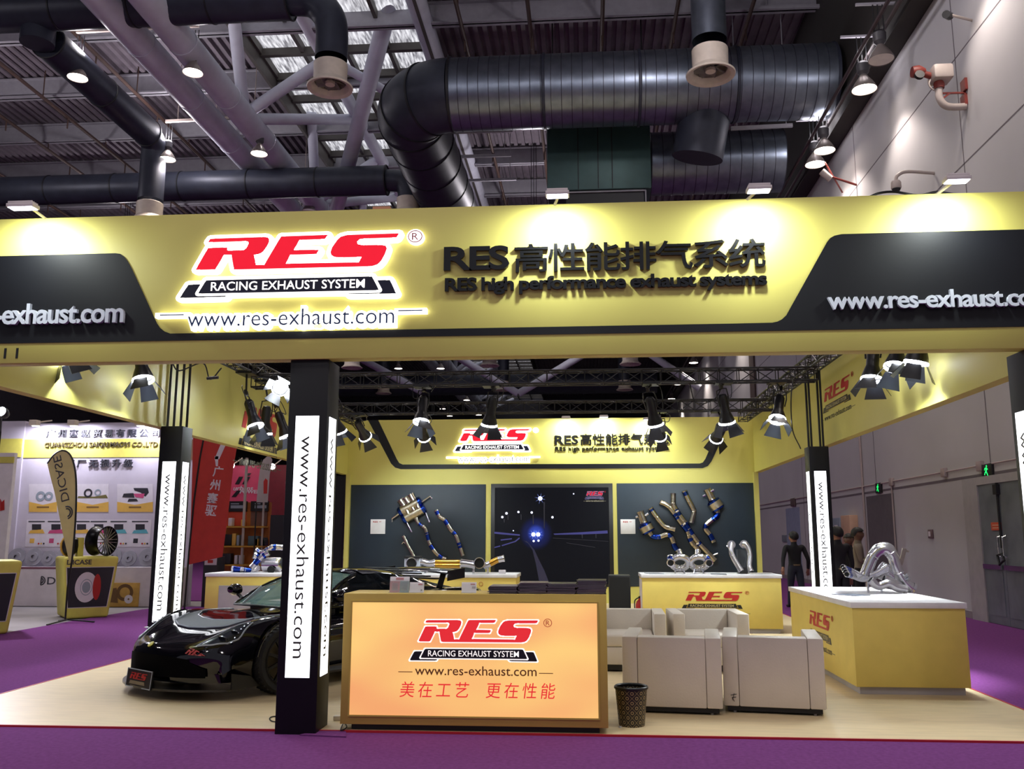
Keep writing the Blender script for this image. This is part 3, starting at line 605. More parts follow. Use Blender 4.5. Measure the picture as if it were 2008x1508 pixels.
# ---- lighting truss
def truss(label, a, b, s=.2, bays=12, group=None):
    t = thing('lighting_truss', label, 'truss', a); a = Vector(a); b = Vector(b); d = (b - a).normalized(); sd = d.cross(Vector((0, 0, 1))).normalized() * s / 2; up = Vector((0, 0, s / 2))
    cs = [sd + up, -sd + up, -sd - up, sd - up]
    for c in cs: MB().tube([a + c, b + c], .016, 8).build('chord', M_trk, t)
    L_ = (b - a).length; lt = MB()
    for i in range(bays + 1):
        p = a + d * (L_ * i / bays)
        for j in range(4): lt.tube([p + cs[j], p + cs[(j + 1) % 4]], .008, 5)
        if i < bays:
            q = a + d * (L_ * (i + 1) / bays)
            for j in range(4):
                lt.tube([p + cs[j], q + cs[(j + 1) % 4]] if i % 2 else [p + cs[(j + 1) % 4], q + cs[j]], .008, 5)
    lt.build('bracing', M_trk, t); return t
ZTR = 3.93
truss('black lighting truss nearer the front, spanning the booth from side to side', (-5.3, 13.7, ZTR), (3.5, 13.7, ZTR), .2, 30)
truss('black lighting truss nearer the back wall, spanning the booth from side to side', (-5.3, 16.9, ZTR), (3.5, 16.9, ZTR), .2, 30)
truss('black lighting truss running back along the left side', (-5.3, 8.3, ZTR + .2), (-5.3, 20.2, ZTR + .2), .2, 34)
truss('black lighting truss running back along the right side', (3.5, 8.3, ZTR + .2), (3.5, 20.2, ZTR + .2), .2, 34)
# ---- stage lamps with barn doors
M_lens = mat('stage_lens_glow', '#ffffff', .3, es=25, ec='#eef3ff')
M_can = mat('stage_can_black', '#0d0e11', .38)
M_door = mat('barn_door_metal', '#1d2026', .35)
def par_proto():
    t = thing('stage_lamp', 'x', 'stage lamp', (0, 0, 0))
    MB().lathe([(0, .16), (.06, .15), (.085, .1), (.085, -.16), (.1, -.2), (.135, -.3), (.14, -.34), (.12, -.34)], 24).build('housing', M_can, t)
    MB().lathe([(0, -.325), (.118, -.322)], 24).build('lens', M_lens, t)
    MB().lathe([(.14, -.345), (.147, -.35), (.147, -.375), (.14, -.38)], 24, cap=False).build('slit_glow_ring', M_lens, t)  # ring itself glows, standing in for lamp light showing through the slit
    for k in range(4):
        w0, w1 = .085, (.15 if k % 2 == 0 else .12)
        d = MB().add([(-w0, -.13, -.39), (w0, -.13, -.39), (w1, -.24, -.58), (-w1, -.24, -.58), (-w0, -.135, -.385), (w0, -.135, -.385), (w1, -.246, -.577), (-w1, -.246, -.577)], [(0, 1, 2, 3), (7, 6, 5, 4), (0, 4, 5, 1), (1, 5, 6, 2), (2, 6, 7, 3), (3, 7, 4, 0)], M=Matrix.Rotation(k * math.pi / 2, 4, 'Z'))
        d.build('barn_door', M_door, t)
    MB().tube([(-.1, 0, -.05), (-.115, 0, .1), (-.1, 0, .24), (0, 0, .26), (.1, 0, .24), (.115, 0, .1), (.1, 0, -.05)], .012, 8).build('yoke', M_can, t)
    y = MB(); y.box(-.025, .025, -.03, .03, .25, .33); y.tube([(0, 0, .33), (0, .0, .36)], .03, 8); y.build('clamp', M_can, t)
    c = MB(); c.tube(spline([(.05, .06, .1), (.2, .05, .05), (.22, .02, .3), (.1, 0, .42)], 5), .008, 6); c.build('cable', M_can, t)
    d = bpy.data.lights.new('stage_beam', 'SPOT'); d.energy = 300; d.color = (.88, .98, 1); d.spot_size = R(132); d.spot_blend = .9; d.shadow_soft_size = .1
    o = bpy.data.objects.new('stage_beam', d); COL.objects.link(o); o.parent = t; o.location = (0, 0, -.31)
    return t
par = par_proto(); used_par = [False]
def stage_lamp(label, px, py, Y, aim, roll=0, en=None):
    p = aty(px, py, Y); d = (Vector(aim) - p); q = (-d).to_track_quat('Z', 'Y'); e = (q @ Euler((0, 0, roll)).to_quaternion()).to_euler()
    if not used_par[0]:
        used_par[0] = True; par.location = p; par.rotation_euler = e; par['label'] = label; par['group'] = 'stage lamps with barn doors'; _MX[par.name] = Matrix.Translation(p) @ e.to_matrix().to_4x4(); r = par
    else:
        r = dup(par, p, rot=e, label=label)
        for ch in list(r.children):
            if ch.name.startswith('hanger_rod'): bpy.data.objects.remove(ch)
    if en:
        for ch in r.children:
            if ch.type == 'LIGHT': ch.data = ch.data.copy(); ch.data.energy = en[0]; ch.data.spot_size = R(en[1])
    if p.x < -4.2 and Y < 16: q = Vector((-5.3, p.y, ZTR + .1))
    elif p.x > 2.9 and Y < 12.5: q = Vector((3.5, p.y, ZTR + .1))
    else: q = Vector((p.x, 16.9 if Y > 15 else 13.7, ZTR - .1))
    r.scale = (.87, .87, .87); _MX[r.name] = _MX[r.name] @ Matrix.Diagonal((.87, .87, .87, 1))
    top_ = _MX[r.name] @ Vector((0, 0, .30))
    MB().tube([top_, Vector((q.x, q.y, q.z - .03))], .016, 8).box(q.x - .13, q.x + .13, q.y - .13, q.y + .13, q.z - .035, q.z + .005).build('hanger_rod', M_can, r)
    return r
stage_lamp('left stage lamp of the front truss, left of the back wall logo', 829, 792, 13.75, (-2.6, 12.6, 0), .6)
stage_lamp('stage lamp of the front truss hanging before the back wall logo', 964, 795, 13.75, (-1.9, 14.6, .9), .2, (700, 90))
stage_lamp('stage lamp of the front truss just right of the middle, before the wall lettering', 1277, 795, 13.75, (1.6, 14.7, .9), .3, (1300, 80))
stage_lamp('stage lamp of the front truss above the end of the black line', 1419, 790, 13.75, (2.6, 14.7, .9), .9, (1300, 80))
stage_lamp('stage lamp at the right end of the front truss, tilted', 1528, 790, 13.6, (2.0, 11.8, 0), .5)
stage_lamp('stage lamp of the rear truss left of the logo, turned to the left display panel', 828, 838, 16.9, (-3.3, 20.4, 1.5), .2, (700, 75))
stage_lamp('leftmost stage lamp of the rear truss, beside the centre pillar', 705, 836, 16.9, (-3.6, 20.4, 1.2), .5, (600, 75))
stage_lamp('stage lamp of the rear truss before the wall lettering, turned to the right panel', 1294, 836, 16.9, (1.6, 20.4, 1.4), .2, (700, 75))
stage_lamp('rightmost stage lamp of the rear truss, beside the end of the black line', 1410, 840, 16.9, (2.2, 20.4, 1.4), .8, (600, 75))
stage_lamp('nearest hanging lamp of the three in a row on the left truss', 491, 800, 13.4, (-3.9, 13.0, 0), .3)
stage_lamp('middle hanging lamp of the three in a row on the left truss', 522, 812, 14.2, (-5.6, 14.8, .9), .2, (900, 90))
stage_lamp('farthest hanging lamp of the three on the left truss, by the centre pillar', 550, 822, 15.0, (-4.0, 15.5, 0), .4)
stage_lamp('stage lamp on the left truss shining straight towards the photographer', 553, 752, 13.6, (-3.2, 7.0, 1.0), .5)
stage_lamp('stage lamp on the left truss with open doors, under the left of the sign', 276, 700, 10.3, (-4.4, 9.6, 0), .8)
stage_lamp('stage lamp at the upper left, mostly hidden behind the sign', 118, 652, 8.9, (-4.2, 9.6, 0), .3)
stage_lamp('stage lamp behind the centre pillar on the rear left, only its doors in view', 655, 815, 15.2, (-3.4, 17, 0), .3)
stage_lamp('left of the three large stage lamps at the upper right', 1712, 696, 11.0, (3.05, 10.6, .9), .3, (8000, 55))
stage_lamp('middle of the three large stage lamps at the upper right, doors wide open', 1762, 672, 10.3, (2.6, 9.4, 0), .8)
stage_lamp('rightmost of the three large stage lamps at the upper right', 1808, 655, 9.6, (2.8, 10.2, 0), .2)
# cables drooping from the trusses
for pts, l in (([(338, 712, 10.4), (352, 727, 10.4), (398, 712, 10.6), (412, 744, 10.8), (434, 722, 11)], 'thin black cable with a connector drooping under the left of the sign'), ([(1352, 750, 13.7), (1365, 790, 13.7), (1402, 782, 13.7), (1420, 745, 13.7)], 'thin black cable drooping under the front truss beside the right lamps'), ([(845, 768, 13.7), (860, 752, 13.7), (905, 745, 13.7)], 'thin cable looped beside the left lamp of the front truss'), ([(1592, 733, 13.75), (1556, 745, 13.4), (1553, 835, 13.4), (1570, 880, 13.6)], 'thin cable running down from the truss to the right pillar')):
    o = MB().tube(spline([aty(*c) for c in pts], 6), .009, 6).build('cable', M_can); tag(o, l, 'cable')
    if 'connector' in l: MB().tube([aty(406, 742, 10.6), aty(428, 740, 10.6)], .02, 8).build('connector', M_can, o)
# ---- flood lamps on arms along the sign
M_fl = mat('flood_body', '#d9d2d0', .5)
def flood(label, px, py, Y, w, tip, foot, power, n=(0, .25, -1), dark=False):
    p = aty(px, py, Y); t = thing('flood_lamp', label, 'flood lamp', p); x, y, z = p
    b = MB(); b.box(x - w / 2, x + w / 2, y - .05, y + .05, z - .015, z + .015)
    for k in range(4): b.box(x - w / 2 + .01, x + w / 2 - .01, y - .045 + k * .025, y - .035 + k * .025, z + .015, z + .035)
    b.build('housing', M_fl, t, bevel=.003)
    MB().box(x - w / 2 + .012, x + w / 2 - .012, y - .042, y + .042, z - .02, z - .015).build('glass', mat('flood_glass', '#ffffff', .3, es=9, ec='#eaf2ff') if not dark else M_white, t)
    a = MB(); a.tube([(x + tip, y + .02, z + .02), (foot[0], foot[1], foot[2])], .012, 8); a.build('arm', M_fl, t)
    if power: light('AREA', 'flood_light', (x, y, z - .035), power, (.92, 1, .96), w * .8, (x + n[0], y + n[1], z + n[2]), sizey=.1, parent=t)
    return t
for px, py, fx, l in ((45, 405, 95, 'flood lamp on an arm at the left end above the sign'), (1093, 381, 1086, 'flood lamp on an arm above the first black characters of the sign'), (1488, 371, 1462, 'flood lamp on an arm above the last black characters of the sign'), (1876, 352, 1835, 'flood lamp on an arm above the right end of the sign')):
    q = aty(fx, 412, 7.05); flood(l, px, py, 6.70, .185 if px > 100 else .23, .02, (q.x, 7.06, ZT), 20)
for px, py, l, dk in ((1110, 819, 'unlit flood lamp on top of the back wall above the lettering', 1), (1184, 817, 'lit flood lamp on top of the back wall above the lettering', 0), (1270, 822, 'flood lamp on top of the back wall behind the hanging stage lamps', 0)):
    q = aty(px, py, 20.2); flood(l, px, py, 20.2, .2, 0, (q.x, YB + .02, ZT), 28, (0, .3, -1), dk)

p = aty(750, 409, 7.07); t = MB().box(p.x - .075, p.x + .075, 7.03, 7.12, ZT, ZT + .035).build('small_carton', mat('carton_peach', '#c98f70', .7), bevel=.004); tag(t, 'small peach carton left on top of the sign near its middle', 'box')
# =================================================================== COUNTERS AND FURNITURE
def glow_panel(name, c0, c1, es, scale):
    m = bpy.data.materials.new(name); m.use_nodes = True; nt = m.node_tree; b = nt.nodes['Principled BSDF']
    tc = nt.nodes.new('ShaderNodeTexCoord'); nz = nt.nodes.new('ShaderNodeTexNoise'); nz.inputs['Scale'].default_value = scale; nz.inputs['Detail'].default_value = 1
    cr = nt.nodes.new('ShaderNodeValToRGB'); cr.color_ramp.elements[0].color = lin(c0); cr.color_ramp.elements[1].color = lin(c1); cr.color_ramp.elements[0].position = .35; cr.color_ramp.elements[1].position = .68
    mp = nt.nodes.new('ShaderNodeMapping'); mp.inputs['Scale'].default_value = (1, 1, 2.2)
    nt.links.new(tc.outputs['Object'], mp.inputs[0]); nt.links.new(mp.outputs[0], nz.inputs[0]); nt.links.new(nz.outputs[0], cr.inputs[0]); nt.links.new(cr.outputs[0], b.inputs['Emission Color'])
    b.inputs['Emission Strength'].default_value = es; b.inputs['Base Color'].default_value = (.5, .3, .12, 1); b.inputs['Roughness'].default_value = .45
    return m
M_plinth = mat('black_plinth', '#0c0c0d', .5)
M_gold = mat('mustard_board', '#c4a850', .5, var=.03)
rc = thing('reception_counter', 'yellow reception counter with a glowing orange front panel and red logo', 'counter', (-.9, 7.15, 0))
MB().box(-1.94, .137, 7.15, 7.62, .06, 1.05).build('body', M_gold, rc, bevel=.004)
MB().box(-1.86, .07, 7.2, 7.58, .0, .06).build('plinth', M_plinth, rc)
fm = MB(); x0, x1, z0, z1 = -1.866, .0625, .132, .983
for a in ((x0 - .012, x0, z0 - .012, z1 + .012), (x1, x1 + .012, z0 - .012, z1 + .012), (x0, x1, z0 - .012, z0), (x0, x1, z1, z1 + .012)): fm.box(a[0], a[1], 7.138, 7.152, a[2], a[3])
fm.build('panel_frame', M_gold, rc)
MB().box(x0, x1, 7.142, 7.152, z0, z1).build('light_panel', glow_panel('orange_lightbox', '#eba066', '#f6d078', .92, .9), rc)
LOGO_C = dict(red=mat('lightbox_red', '#e02a30', .5, es=.6, ec='#f23038'), black=mat('lightbox_black', '#15151f', .5), white=mat('lightbox_white', '#ffffff', .5, es=.8, ec='#fff8f0'), gap=M_black, url=mat('lightbox_brown', '#70401c', .5, es=.12), reg=mat('lightbox_thin_red', '#b04030', .5, es=.3))
def rpx(x, y): return aty(790 + x / 6.477, 1200 + y / 6.477, 7.142)
p, q = rpx(199, 373), rpx(1720, 106)
logo(rc, (p.x, 7.1415, p.z), (1, 0, 0), (0, 0, 1), q.x - p.x, (q.z - p.z) / (q.x - p.x) / .186, 'outline', LOGO_C)
p, q, t_ = aty(783, 1367, 7.14), aty(917, 1367, 7.14), aty(783, 1336, 7.14)
lettering('slogan', '美在工艺', LOGO_C['red'], rc, (p.x, 7.1415, p.z), (1, 0, 0), (.12, 0, 1), w=q.x - p.x, h=t_.z - p.z, ext=.001, sp=1.35)
p, q = aty(952, 1369, 7.14), aty(1087, 1369, 7.14)
lettering('slogan', '更在性能', LOGO_C['red'], rc, (p.x, 7.1415, p.z), (1, 0, 0), (.12, 0, 1), w=q.x - p.x, h=t_.z - p.z, ext=.001, sp=1.35)
# --- brochures stacked along the counter
M_bro = [mat('brochure_cover_' + n, c, .35) for n, c in (('dark', '#1d1a20'), ('plum', '#3a2228'), ('grey', '#3c3a3e'))]
M_paper = mat('brochure_pages', '#b9b4b4', .6)
bproto = []
for m_ in M_bro:
    mb = MB(); mb.box(-.113, .113, -.15, .15, 0, .0016, 0); mb.box(-.111, .112, -.148, .148, .0016, .0048, 1); mb.box(-.113, .113, -.15, .15, .0048, .0064, 0)
    bproto.append(mb)
stack_n = (('leftmost', 991, 9), ('second', 1047, 13), ('third', 1103, 12), ('rightmost', 1160, 16))
first = [None, None, None]
for nm, px, n in stack_n:
    c = aty(px, 1150, 7.36)
    for k in range(n):
        j = random.randrange(3); loc = (c.x + random.uniform(-.006, .006), 7.33 + random.uniform(-.008, .008), 1.05 + k * .0066)
        if first[j] is None: o = first[j] = bproto[j].build('brochure', [M_bro[j], M_paper], None)
        else: o = first[j].copy(); COL.objects.link(o)
        o.location = loc; o.rotation_euler = (0, 0, random.uniform(-.06, .06))
        tag(o, ('topmost dark brochure of the %s stack on the reception counter' if k == n - 1 else 'thin dark brochure inside the %s stack on the reception counter') % nm, 'brochure', 'brochures in the %s stack' % nm)
# --- acrylic card stands
M_acr = mat('clear_acrylic', '#eef2f4', .08, alpha=.18)
def stand(label, px0, px1, pyt, cols):
    a, b = aty(px0, 1158, 7.26), aty(px1, 1158, 7.26); h = aty(px0, pyt, 7.26).z - 1.05
    t = thing('card_stand', label, 'card stand', ((a.x + b.x) / 2, 7.26, 1.05))
    w = (b.x - a.x) / 2; M = Matrix.Translation(((a.x + b.x) / 2, 7.26, 1.052)) @ Matrix.Rotation(-.16, 4, 'X')
    MB().box(-w, w, .0, .004, 0, h, M=M).build('sheet', cols[0], t)
    s = MB(); s.box(-w, w, -.05, .0, -.002, .003, M=Matrix.Translation(((a.x + b.x) / 2, 7.26, 1.052))); s.box(-w, w, -.006, -.003, 0, h * .9, M=M); s.build('holder', M_acr, t)
    for i, (x0, x1, z0, z1, mm) in enumerate(cols[1]): MB().box(-w + 2 * w * x0, -w + 2 * w * x1, -.0025, -.0005, h * z0, h * z1, M=M).build('print', mm, t)
M_w2 = mat('paper_white', '#e6e0e2', .6)
stand('acrylic stand with a red and teal card at the left of the counter top', 764, 802, 1131, (M_w2, [(.0, .52, .0, .72, mat('card_red', '#a0403c', .5)), (.52, 1, .0, .72, mat('card_teal', '#3f6a66', .5)), (.12, .42, .12, .6, mat('card_pattern_grey', '#8f9690', .6)), (.6, .9, .12, .6, mat('card_pattern_grey', '#8f9690', .6)), (.3, .7, .78, .92, M_red)]))
stand('white card in an acrylic stand, right beside the red and teal one', 803, 831, 1142, (M_w2, [(.6, .9, .72, .86, M_red), (.78, .88, .15, .3, M_url)]))
stand('white card in an acrylic stand, left of the brochure stacks', 905, 934, 1142, (M_w2, [(.6, .9, .75, .86, M_red), (.7, .95, .4, .6, mat('card_grey', '#9a9296', .6))]))
# --- display cabinets
M_top = mat('white_counter_top', '#f0f0f4', .3)
M_cab = mat('yellow_cabinet', '#ead26c', .5, var=.03)
M_kick = mat('grey_white_plinth', '#b4b0b0', .5)
def cabinet(label, x0, x1, y0, y1, h, extra=None):
    t = thing('display_cabinet', label, 'cabinet', ((x0 + x1) / 2, (y0 + y1) / 2, 0))
    MB().box(x0, x1, y0, y1, .085, h - .055).build('body', M_cab, t, bevel=.003)
    MB().box(x0 - .015, x1 + .015, y0 - .015, y1 + .015, h - .055, h).build('top', M_top, t, bevel=.004)
    MB().box(x0 + .04, x1 - .04, y0 + .04, y1 - .04, .014, .085).build('plinth', M_kick, t)
    return t
c = cabinet('yellow cabinet with red logo and white top behind the sofas', .84, 2.985, 14.45, 15.25, .905)
MB().box(.836, .842, 14.5, 15.2, .12, .82).build('side_panel', M_w2, c)
p, q = aty(1344.2, 1177.8, 14.45), aty(1456, 1160.4, 14.45)
logo(c, (p.x, 14.448, p.z), (1, 0, 0), (0, 0, 1), q.x - p.x, (q.z - p.z) / (q.x - p.x) / .186, 'plain', LOGO_P)
c = cabinet('large yellow cabinet at the right with a white top carrying the shiny manifold', 2.53, 3.585, 9.06, 11.75, .87)
p, q = atx(1587.8, 1222.4, 2.53), atx(1628.4, 1208.6, 2.53)
logo(c, (2.528, p.y, p.z), (0, -1, 0), (0, 0, 1), p.y - q.y, (q.z - p.z) / (p.y - q.y) / .186, 'plain', LOGO_P)
a = aty(404, 1130, 14.5); b = aty(590, 1130, 14.5)
c = cabinet('yellow cabinet with grey inset door at the left, behind the car', a.x, b.x, 14.5, 15.3, .9)
d0 = aty(430, 1148, 14.5)
MB().box(d0.x, b.x - .1, 14.485, 14.502, .12, d0.z).build('door', M_kick, c)
a = aty(770, 1130, 14.4); b = aty(1012, 1130, 14.4)
c = cabinet('yellow cabinet with white top behind the car tail, carrying the muffler', a.x, b.x, 14.4, 15.2, .9)
p = aty(943, 1145, 14.4)
mb = MB(); mb.tube([(p.x + .03 * math.cos(k * math.pi / 8), 14.397, p.z + .03 * math.sin(k * math.pi / 8)) for k in range(16)], .003, 5, closed=True); mb.build('registered_mark', M_red, c)
pb_ = aty(985, 1116, 14.7); tag(MB().box(pb_.x - .055, pb_.x + .055, 14.65, 14.75, .9, .958).build('white_box', M_w2, bevel=.008), 'small white box on the right end of the muffler cabinet', 'box')
for (x, y, z, r, l) in ((1.05, 14.75, .905, .2, 'dark leaflet lying at the left end of the logo cabinet top'), (2.05, 14.6, .905, -.1, 'dark leaflet lying in the middle of the logo cabinet top'), (2.83, 10.15, .87, .5, 'dark leaflet lying before the manifold on the right cabinet')):
    o = MB().box(-.12, .12, -.16, .16, 0, .006).build('leaflet', mat('leaflet_blue_grey', '#5a6070', .3)); o.location = (x, y, z); o.rotation_euler.z = r; tag(o, l, 'leaflet')
# --- loudspeaker and extinguisher
a, b = aty(1194, 1130, 15.3), aty(1236, 1130, 15.3)
t = thing('loudspeaker', 'black floor standing loudspeaker in front of the back wall', 'loudspeaker', ((a.x + b.x) / 2, 15.45, 0)); zt = aty(1194, 1128, 15.3).z
MB().box(a.x, b.x, 15.3, 15.65, .014, zt).build('cabinet', M_plinth, t, bevel=.01)
MB().box(a.x + .02, b.x - .02, 15.285, 15.3, .05, zt - .03).build('grille', mat('speaker_grille', '#08080a', .8, bump=.4, bscale=300), t)
p = aty(1254.5, 1190, 15.0); t = thing('fire_extinguisher', 'red fire extinguisher beside the logo cabinet', 'fire extinguisher', (p.x, 15.0, .014))
MB().lathe([(0, .014), (.06, .014), (.065, .03), (.065, .4), (.05, .45), (.02, .48), (.02, .5)], 20, Matrix.Translation((p.x, 15.0, 0))).build('cylinder', mat('extinguisher_red', '#b81a14', .3, coat=.5), t)
s = MB(); s.box(p.x - .02, p.x + .02, 14.98, 15.02, .5, .53); s.bar((p.x, 15, .53), (p.x + .09, 15, .56), .015); s.bar((p.x, 15, .52), (p.x + .09, 15, .51), .015); s.build('valve', M_can, t)
MB().tube(spline([(p.x - .02, 15, .51), (p.x - .08, 15, .45), (p.x - .075, 15, .25)], 6), .01, 8).build('hose', M_can, t)
# --- armchairs
M_lea = mat('white_leatherette', '#d8cfc2', .42, var=.05, scale=2.5, bump=.12, bscale=60)
M_stain = mat('scuff_black', '#2a2422', .8)
def make_sofa(label):
    t = thing('armchair', label, 'armchair', (0, 0, 0), group='white cube armchairs')   # open side towards -y
    w, d, h = .418, .4, .645
    for s in (-1, 1): MB().box(min(s * w, s * (w - .13)), max(s * w, s * (w - .13)), -d, d, .07, h).build('arm', M_lea, t, bevel=.012, seg=2)
    MB().box(-w + .132, w - .132, d - .17, d, .07, h - .002).build('backrest', M_lea, t, bevel=.01, seg=2)
    MB().box(-w + .132, w - .132, -d + .01, d - .17, .09, .28).build('seat_base', M_lea, t, bevel=.01)
    MB().box(-w + .135, w - .135, -d, d - .175, .28, .42).build('seat_cushion', M_lea, t, bevel=.035, seg=3)
    MB().box(-w + .03, w - .03, -d + .03, d - .03, .03, .09).build('plinth', M_plinth, t)
    for sx in (-1, 1):
        for sy in (-1, 1): MB().lathe([(0, .014), (.014, .014), (.016, .07), (0, .07)], 12, Matrix.Translation((sx * (w - .09), sy * (d - .06), 0))).build('foot', M_kick, t)
    return t
def sofa_from_rear(a, b):
    p, q = atz(*a, .07), atz(*b, .07); d = (q - p); L_ = d.length; ang = math.atan2(d.y, d.x); c = (p + q) / 2 + Vector((-math.sin(ang), math.cos(ang), 0)) * .4
    return (c.x, c.y, 0), ang + math.pi
sofa = make_sofa('white cube armchair seen from behind, nearest the waste bin')
l1, r1 = sofa_from_rear((1222, 1384), (1417.7, 1391)); sofa.location = l1; sofa.rotation_euler.z = r1; _MX[sofa.name] = Matrix.Translation(l1) @ Matrix.Rotation(r1, 4, 'Z')
l2, r2 = sofa_from_rear((1420.5, 1384), (1621, 1392.6)); s2 = dup(sofa, l2, r2, 'white cube armchair seen from behind, the right one of the front pair')
mk = MB(); zc = .14
for a, b in (((0, .02), (.05, .03)), ((.015, -.02), (.03, .035)), ((.01, .0), (.045, .005)), ((.03, -.03), (.012, .0))): mk.bar((.36 - a[0], .401, zc + a[1]), (.36 - b[0], .401, zc + b[1]), .010, .004)
mk.build('scuff', M_stain, s2, world=False)
xr = aty(1471, 1200, 10.3).x
dup(sofa, (xr - .43, 10.75, 0), 0.02, 'white cube armchair facing the photographer, in front of the logo cabinet')
dup(sofa, (xr - .43 - .9, 10.72, 0), -0.03, 'white cube armchair facing the photographer, partly hidden by the reception counter')
# --- waste bin with a lattice print
m = bpy.data.materials.new('bin_lattice_print'); m.use_nodes = True; nt = m.node_tree; b = nt.nodes['Principled BSDF']; N = nt.nodes; L = nt.links
tc = N.new('ShaderNodeTexCoord'); sp_ = N.new('ShaderNodeSeparateXYZ'); L.new(tc.outputs['Object'], sp_.inputs[0])
def mth(op, a, b_=None):
    n = N.new('ShaderNodeMath'); n.operation = op
    for i, v in enumerate((a, b_)):
        if v is None: continue
        if isinstance(v, (int, float)): n.inputs[i].default_value = v
        else: L.new(v, n.inputs[i])
    return n.outputs[0]
an = mth('MULTIPLY', mth('ARCTAN2', sp_.outputs[1], sp_.outputs[0]), 10 / (2 * math.pi)); zz = mth('MULTIPLY', sp_.outputs[2], 13.5)
u_ = mth('FRACT', mth('ADD', mth('ADD', an, zz), 100)); v_ = mth('FRACT', mth('ADD', mth('SUBTRACT', an, zz), 100))
lu = mth('LESS_THAN', mth('ABSOLUTE', mth('SUBTRACT', u_, .5)), .045); lv = mth('LESS_THAN', mth('ABSOLUTE', mth('SUBTRACT', v_, .5)), .045)
du_ = mth('SUBTRACT', mth('FRACT', mth('ADD', u_, .5)), .5); dv_ = mth('SUBTRACT', mth('FRACT', mth('ADD', v_, .5)), .5)
rr_ = mth('SQRT', mth('ADD', mth('MULTIPLY', du_, du_), mth('MULTIPLY', dv_, dv_))); ring = mth('LESS_THAN', mth('ABSOLUTE', mth('SUBTRACT', rr_, .2)), .06)
tot = mth('MINIMUM', mth('ADD', mth('MULTIPLY', mth('ADD', lu, lv), .6), ring), 1.0)
mx = N.new('ShaderNodeMix'); mx.data_type = 'RGBA'; mx.inputs[6].default_value = lin('#121012'); mx.inputs[7].default_value = lin('#a08c62'); L.new(tot, mx.inputs[0]); L.new(mx.outputs[2], b.inputs['Base Color']); b.inputs['Roughness'].default_value = .4
p = atz(1239, 1422, .014); t = thing('waste_bin', 'black waste bin with a gold lattice print beside the left front armchair', 'waste bin', (p.x, p.y, .014))
MB().lathe([(0, .006), (.098, .006), (.1, 0), (.104, .01), (.128, .285), (.122, .285), (.1, .015), (0, .015)], 40).build('bucket', m, t, world=False)
MB().lathe([(.126, .278), (.136, .283), (.137, .297), (.128, .305), (.118, .296), (.12, .28)], 40).build('rim', M_can, t, world=False)
tag(MB().lathe([(0, 0), (.012, 0), (.012, .012), (0, .012)], 12, Matrix.Translation(atz(1216, 1427, .014))).build('bottle_cap', M_kick), 'small pale cap lying on the floor beside the waste bin', 'cap')
# --- cable and adapter at the pillar foot
p = atz(662, 1412, .014); t = thing('power_adapter', 'small cream power adapter on the floor between pillar and counter', 'adapter', p)
MB().box(p.x - .03, p.x + .03, p.y - .03, p.y + .03, .014, .05).build('block', M_cream, t, bevel=.005)
o = MB().tube(spline([(p.x + .03, p.y, .025), atz(680, 1425, .025), atz(668, 1432, .025), atz(676, 1416, .03), (-1.9, 7.5, .03)], 6), .005, 6).build('power_cable', M_can); tag(o, 'black cable curling on the floor beside the counter base', 'cable')
o = MB().tube(spline([(-2.4, 7.36, .02), atz(533, 1414, .02), atz(536, 1405, .02), (-2.38, 7.6, .02)], 6), .005, 6).build('power_cable', M_can); tag(o, 'black cable loop on the floor at the left of the centre pillar foot', 'cable')
p = atz(655, 1440, .004)
tag(MB().prism([(p.x - .25, p.y - .06), (p.x + .12, p.y - .1), (p.x + .06, p.y + .12), (p.x - .05, p.y + .2)], .002, .012).build('carpet_flap', M_carpet), 'loose corner of purple carpet between the pillar and the counter', 'carpet')
# =================================================================== EXHAUST PARTS
M_ti = mat('titanium_pipe', '#b9b2a2', .22, metal=1, var=.2, scale=14)
M_blue = mat('blue_heat_tint', '#2442a8', .2, metal=1, var=.35, scale=20)
M_chr = mat('polished_steel', '#f0f2f6', .2, metal=1, var=.05)
M_cat = mat('brushed_can', '#c9c2ae', .3, metal=1, var=.1, scale=20)
M_goldt = mat('gold_tint_pipe', '#d9a545', .22, metal=1, var=.1)
M_hole = mat('pipe_bore', '#050505', .8)
def tipipe(pts, r, bands=(), parent=None, name='pipe', k=6, mats=None, bore=True, n=14, straight=False):
    P = [Vector(p) for p in pts] if straight else spline(pts, k); m = MB().tube(P, r, n)
    L_ = [0]
    for i in range(1, len(P)): L_.append(L_[-1] + (P[i] - P[i - 1]).length)
    for i in range(len(P) - 1):
        f = (L_[i] + L_[i + 1]) / 2 / L_[-1]
        if any(a <= f <= b for a, b in bands):
            for j in range(n): m.mi[i * n + j] = 1
    nb = int(L_[-1] / .22)
    for i in range(1, nb):     # weld beads
        f = i / nb * L_[-1]; q = next(j for j in range(len(L_)) if L_[j] >= f); d = (P[q] - P[q - 1]).normalized(); c = P[q - 1] + d * (f - L_[q - 1]); x = d.orthogonal().normalized(); rq = r if not isinstance(r, list) else r[q]
        m.lathe([(rq * .98, -.008), (rq * 1.07, 0), (rq * .98, .008)], n, frame(x, d.cross(x), c), 0)
    if bore:
        for a, b in ((P[0], P[1]), (P[-1], P[-2])):
            d = (a - b).normalized(); x = d.orthogonal().normalized(); rq = r if not isinstance(r, list) else (r[0] if a is P[0] else r[-1])
            m.lathe([(rq * 1.06, -.03), (rq * 1.1, .0), (rq * .86, .004)], n, frame(x, d.cross(x), a), 0); m.lathe([(0, .003), (rq * .86, .003)], n, frame(x, d.cross(x), a), 2)
    return m.build(name, list(mats or (M_ti, M_blue)) + [M_hole], parent)
YP = YB - .12
def c1(x, y, Y=YP): return aty(660 + x / 6.033, 930 + y / 6.033, Y)
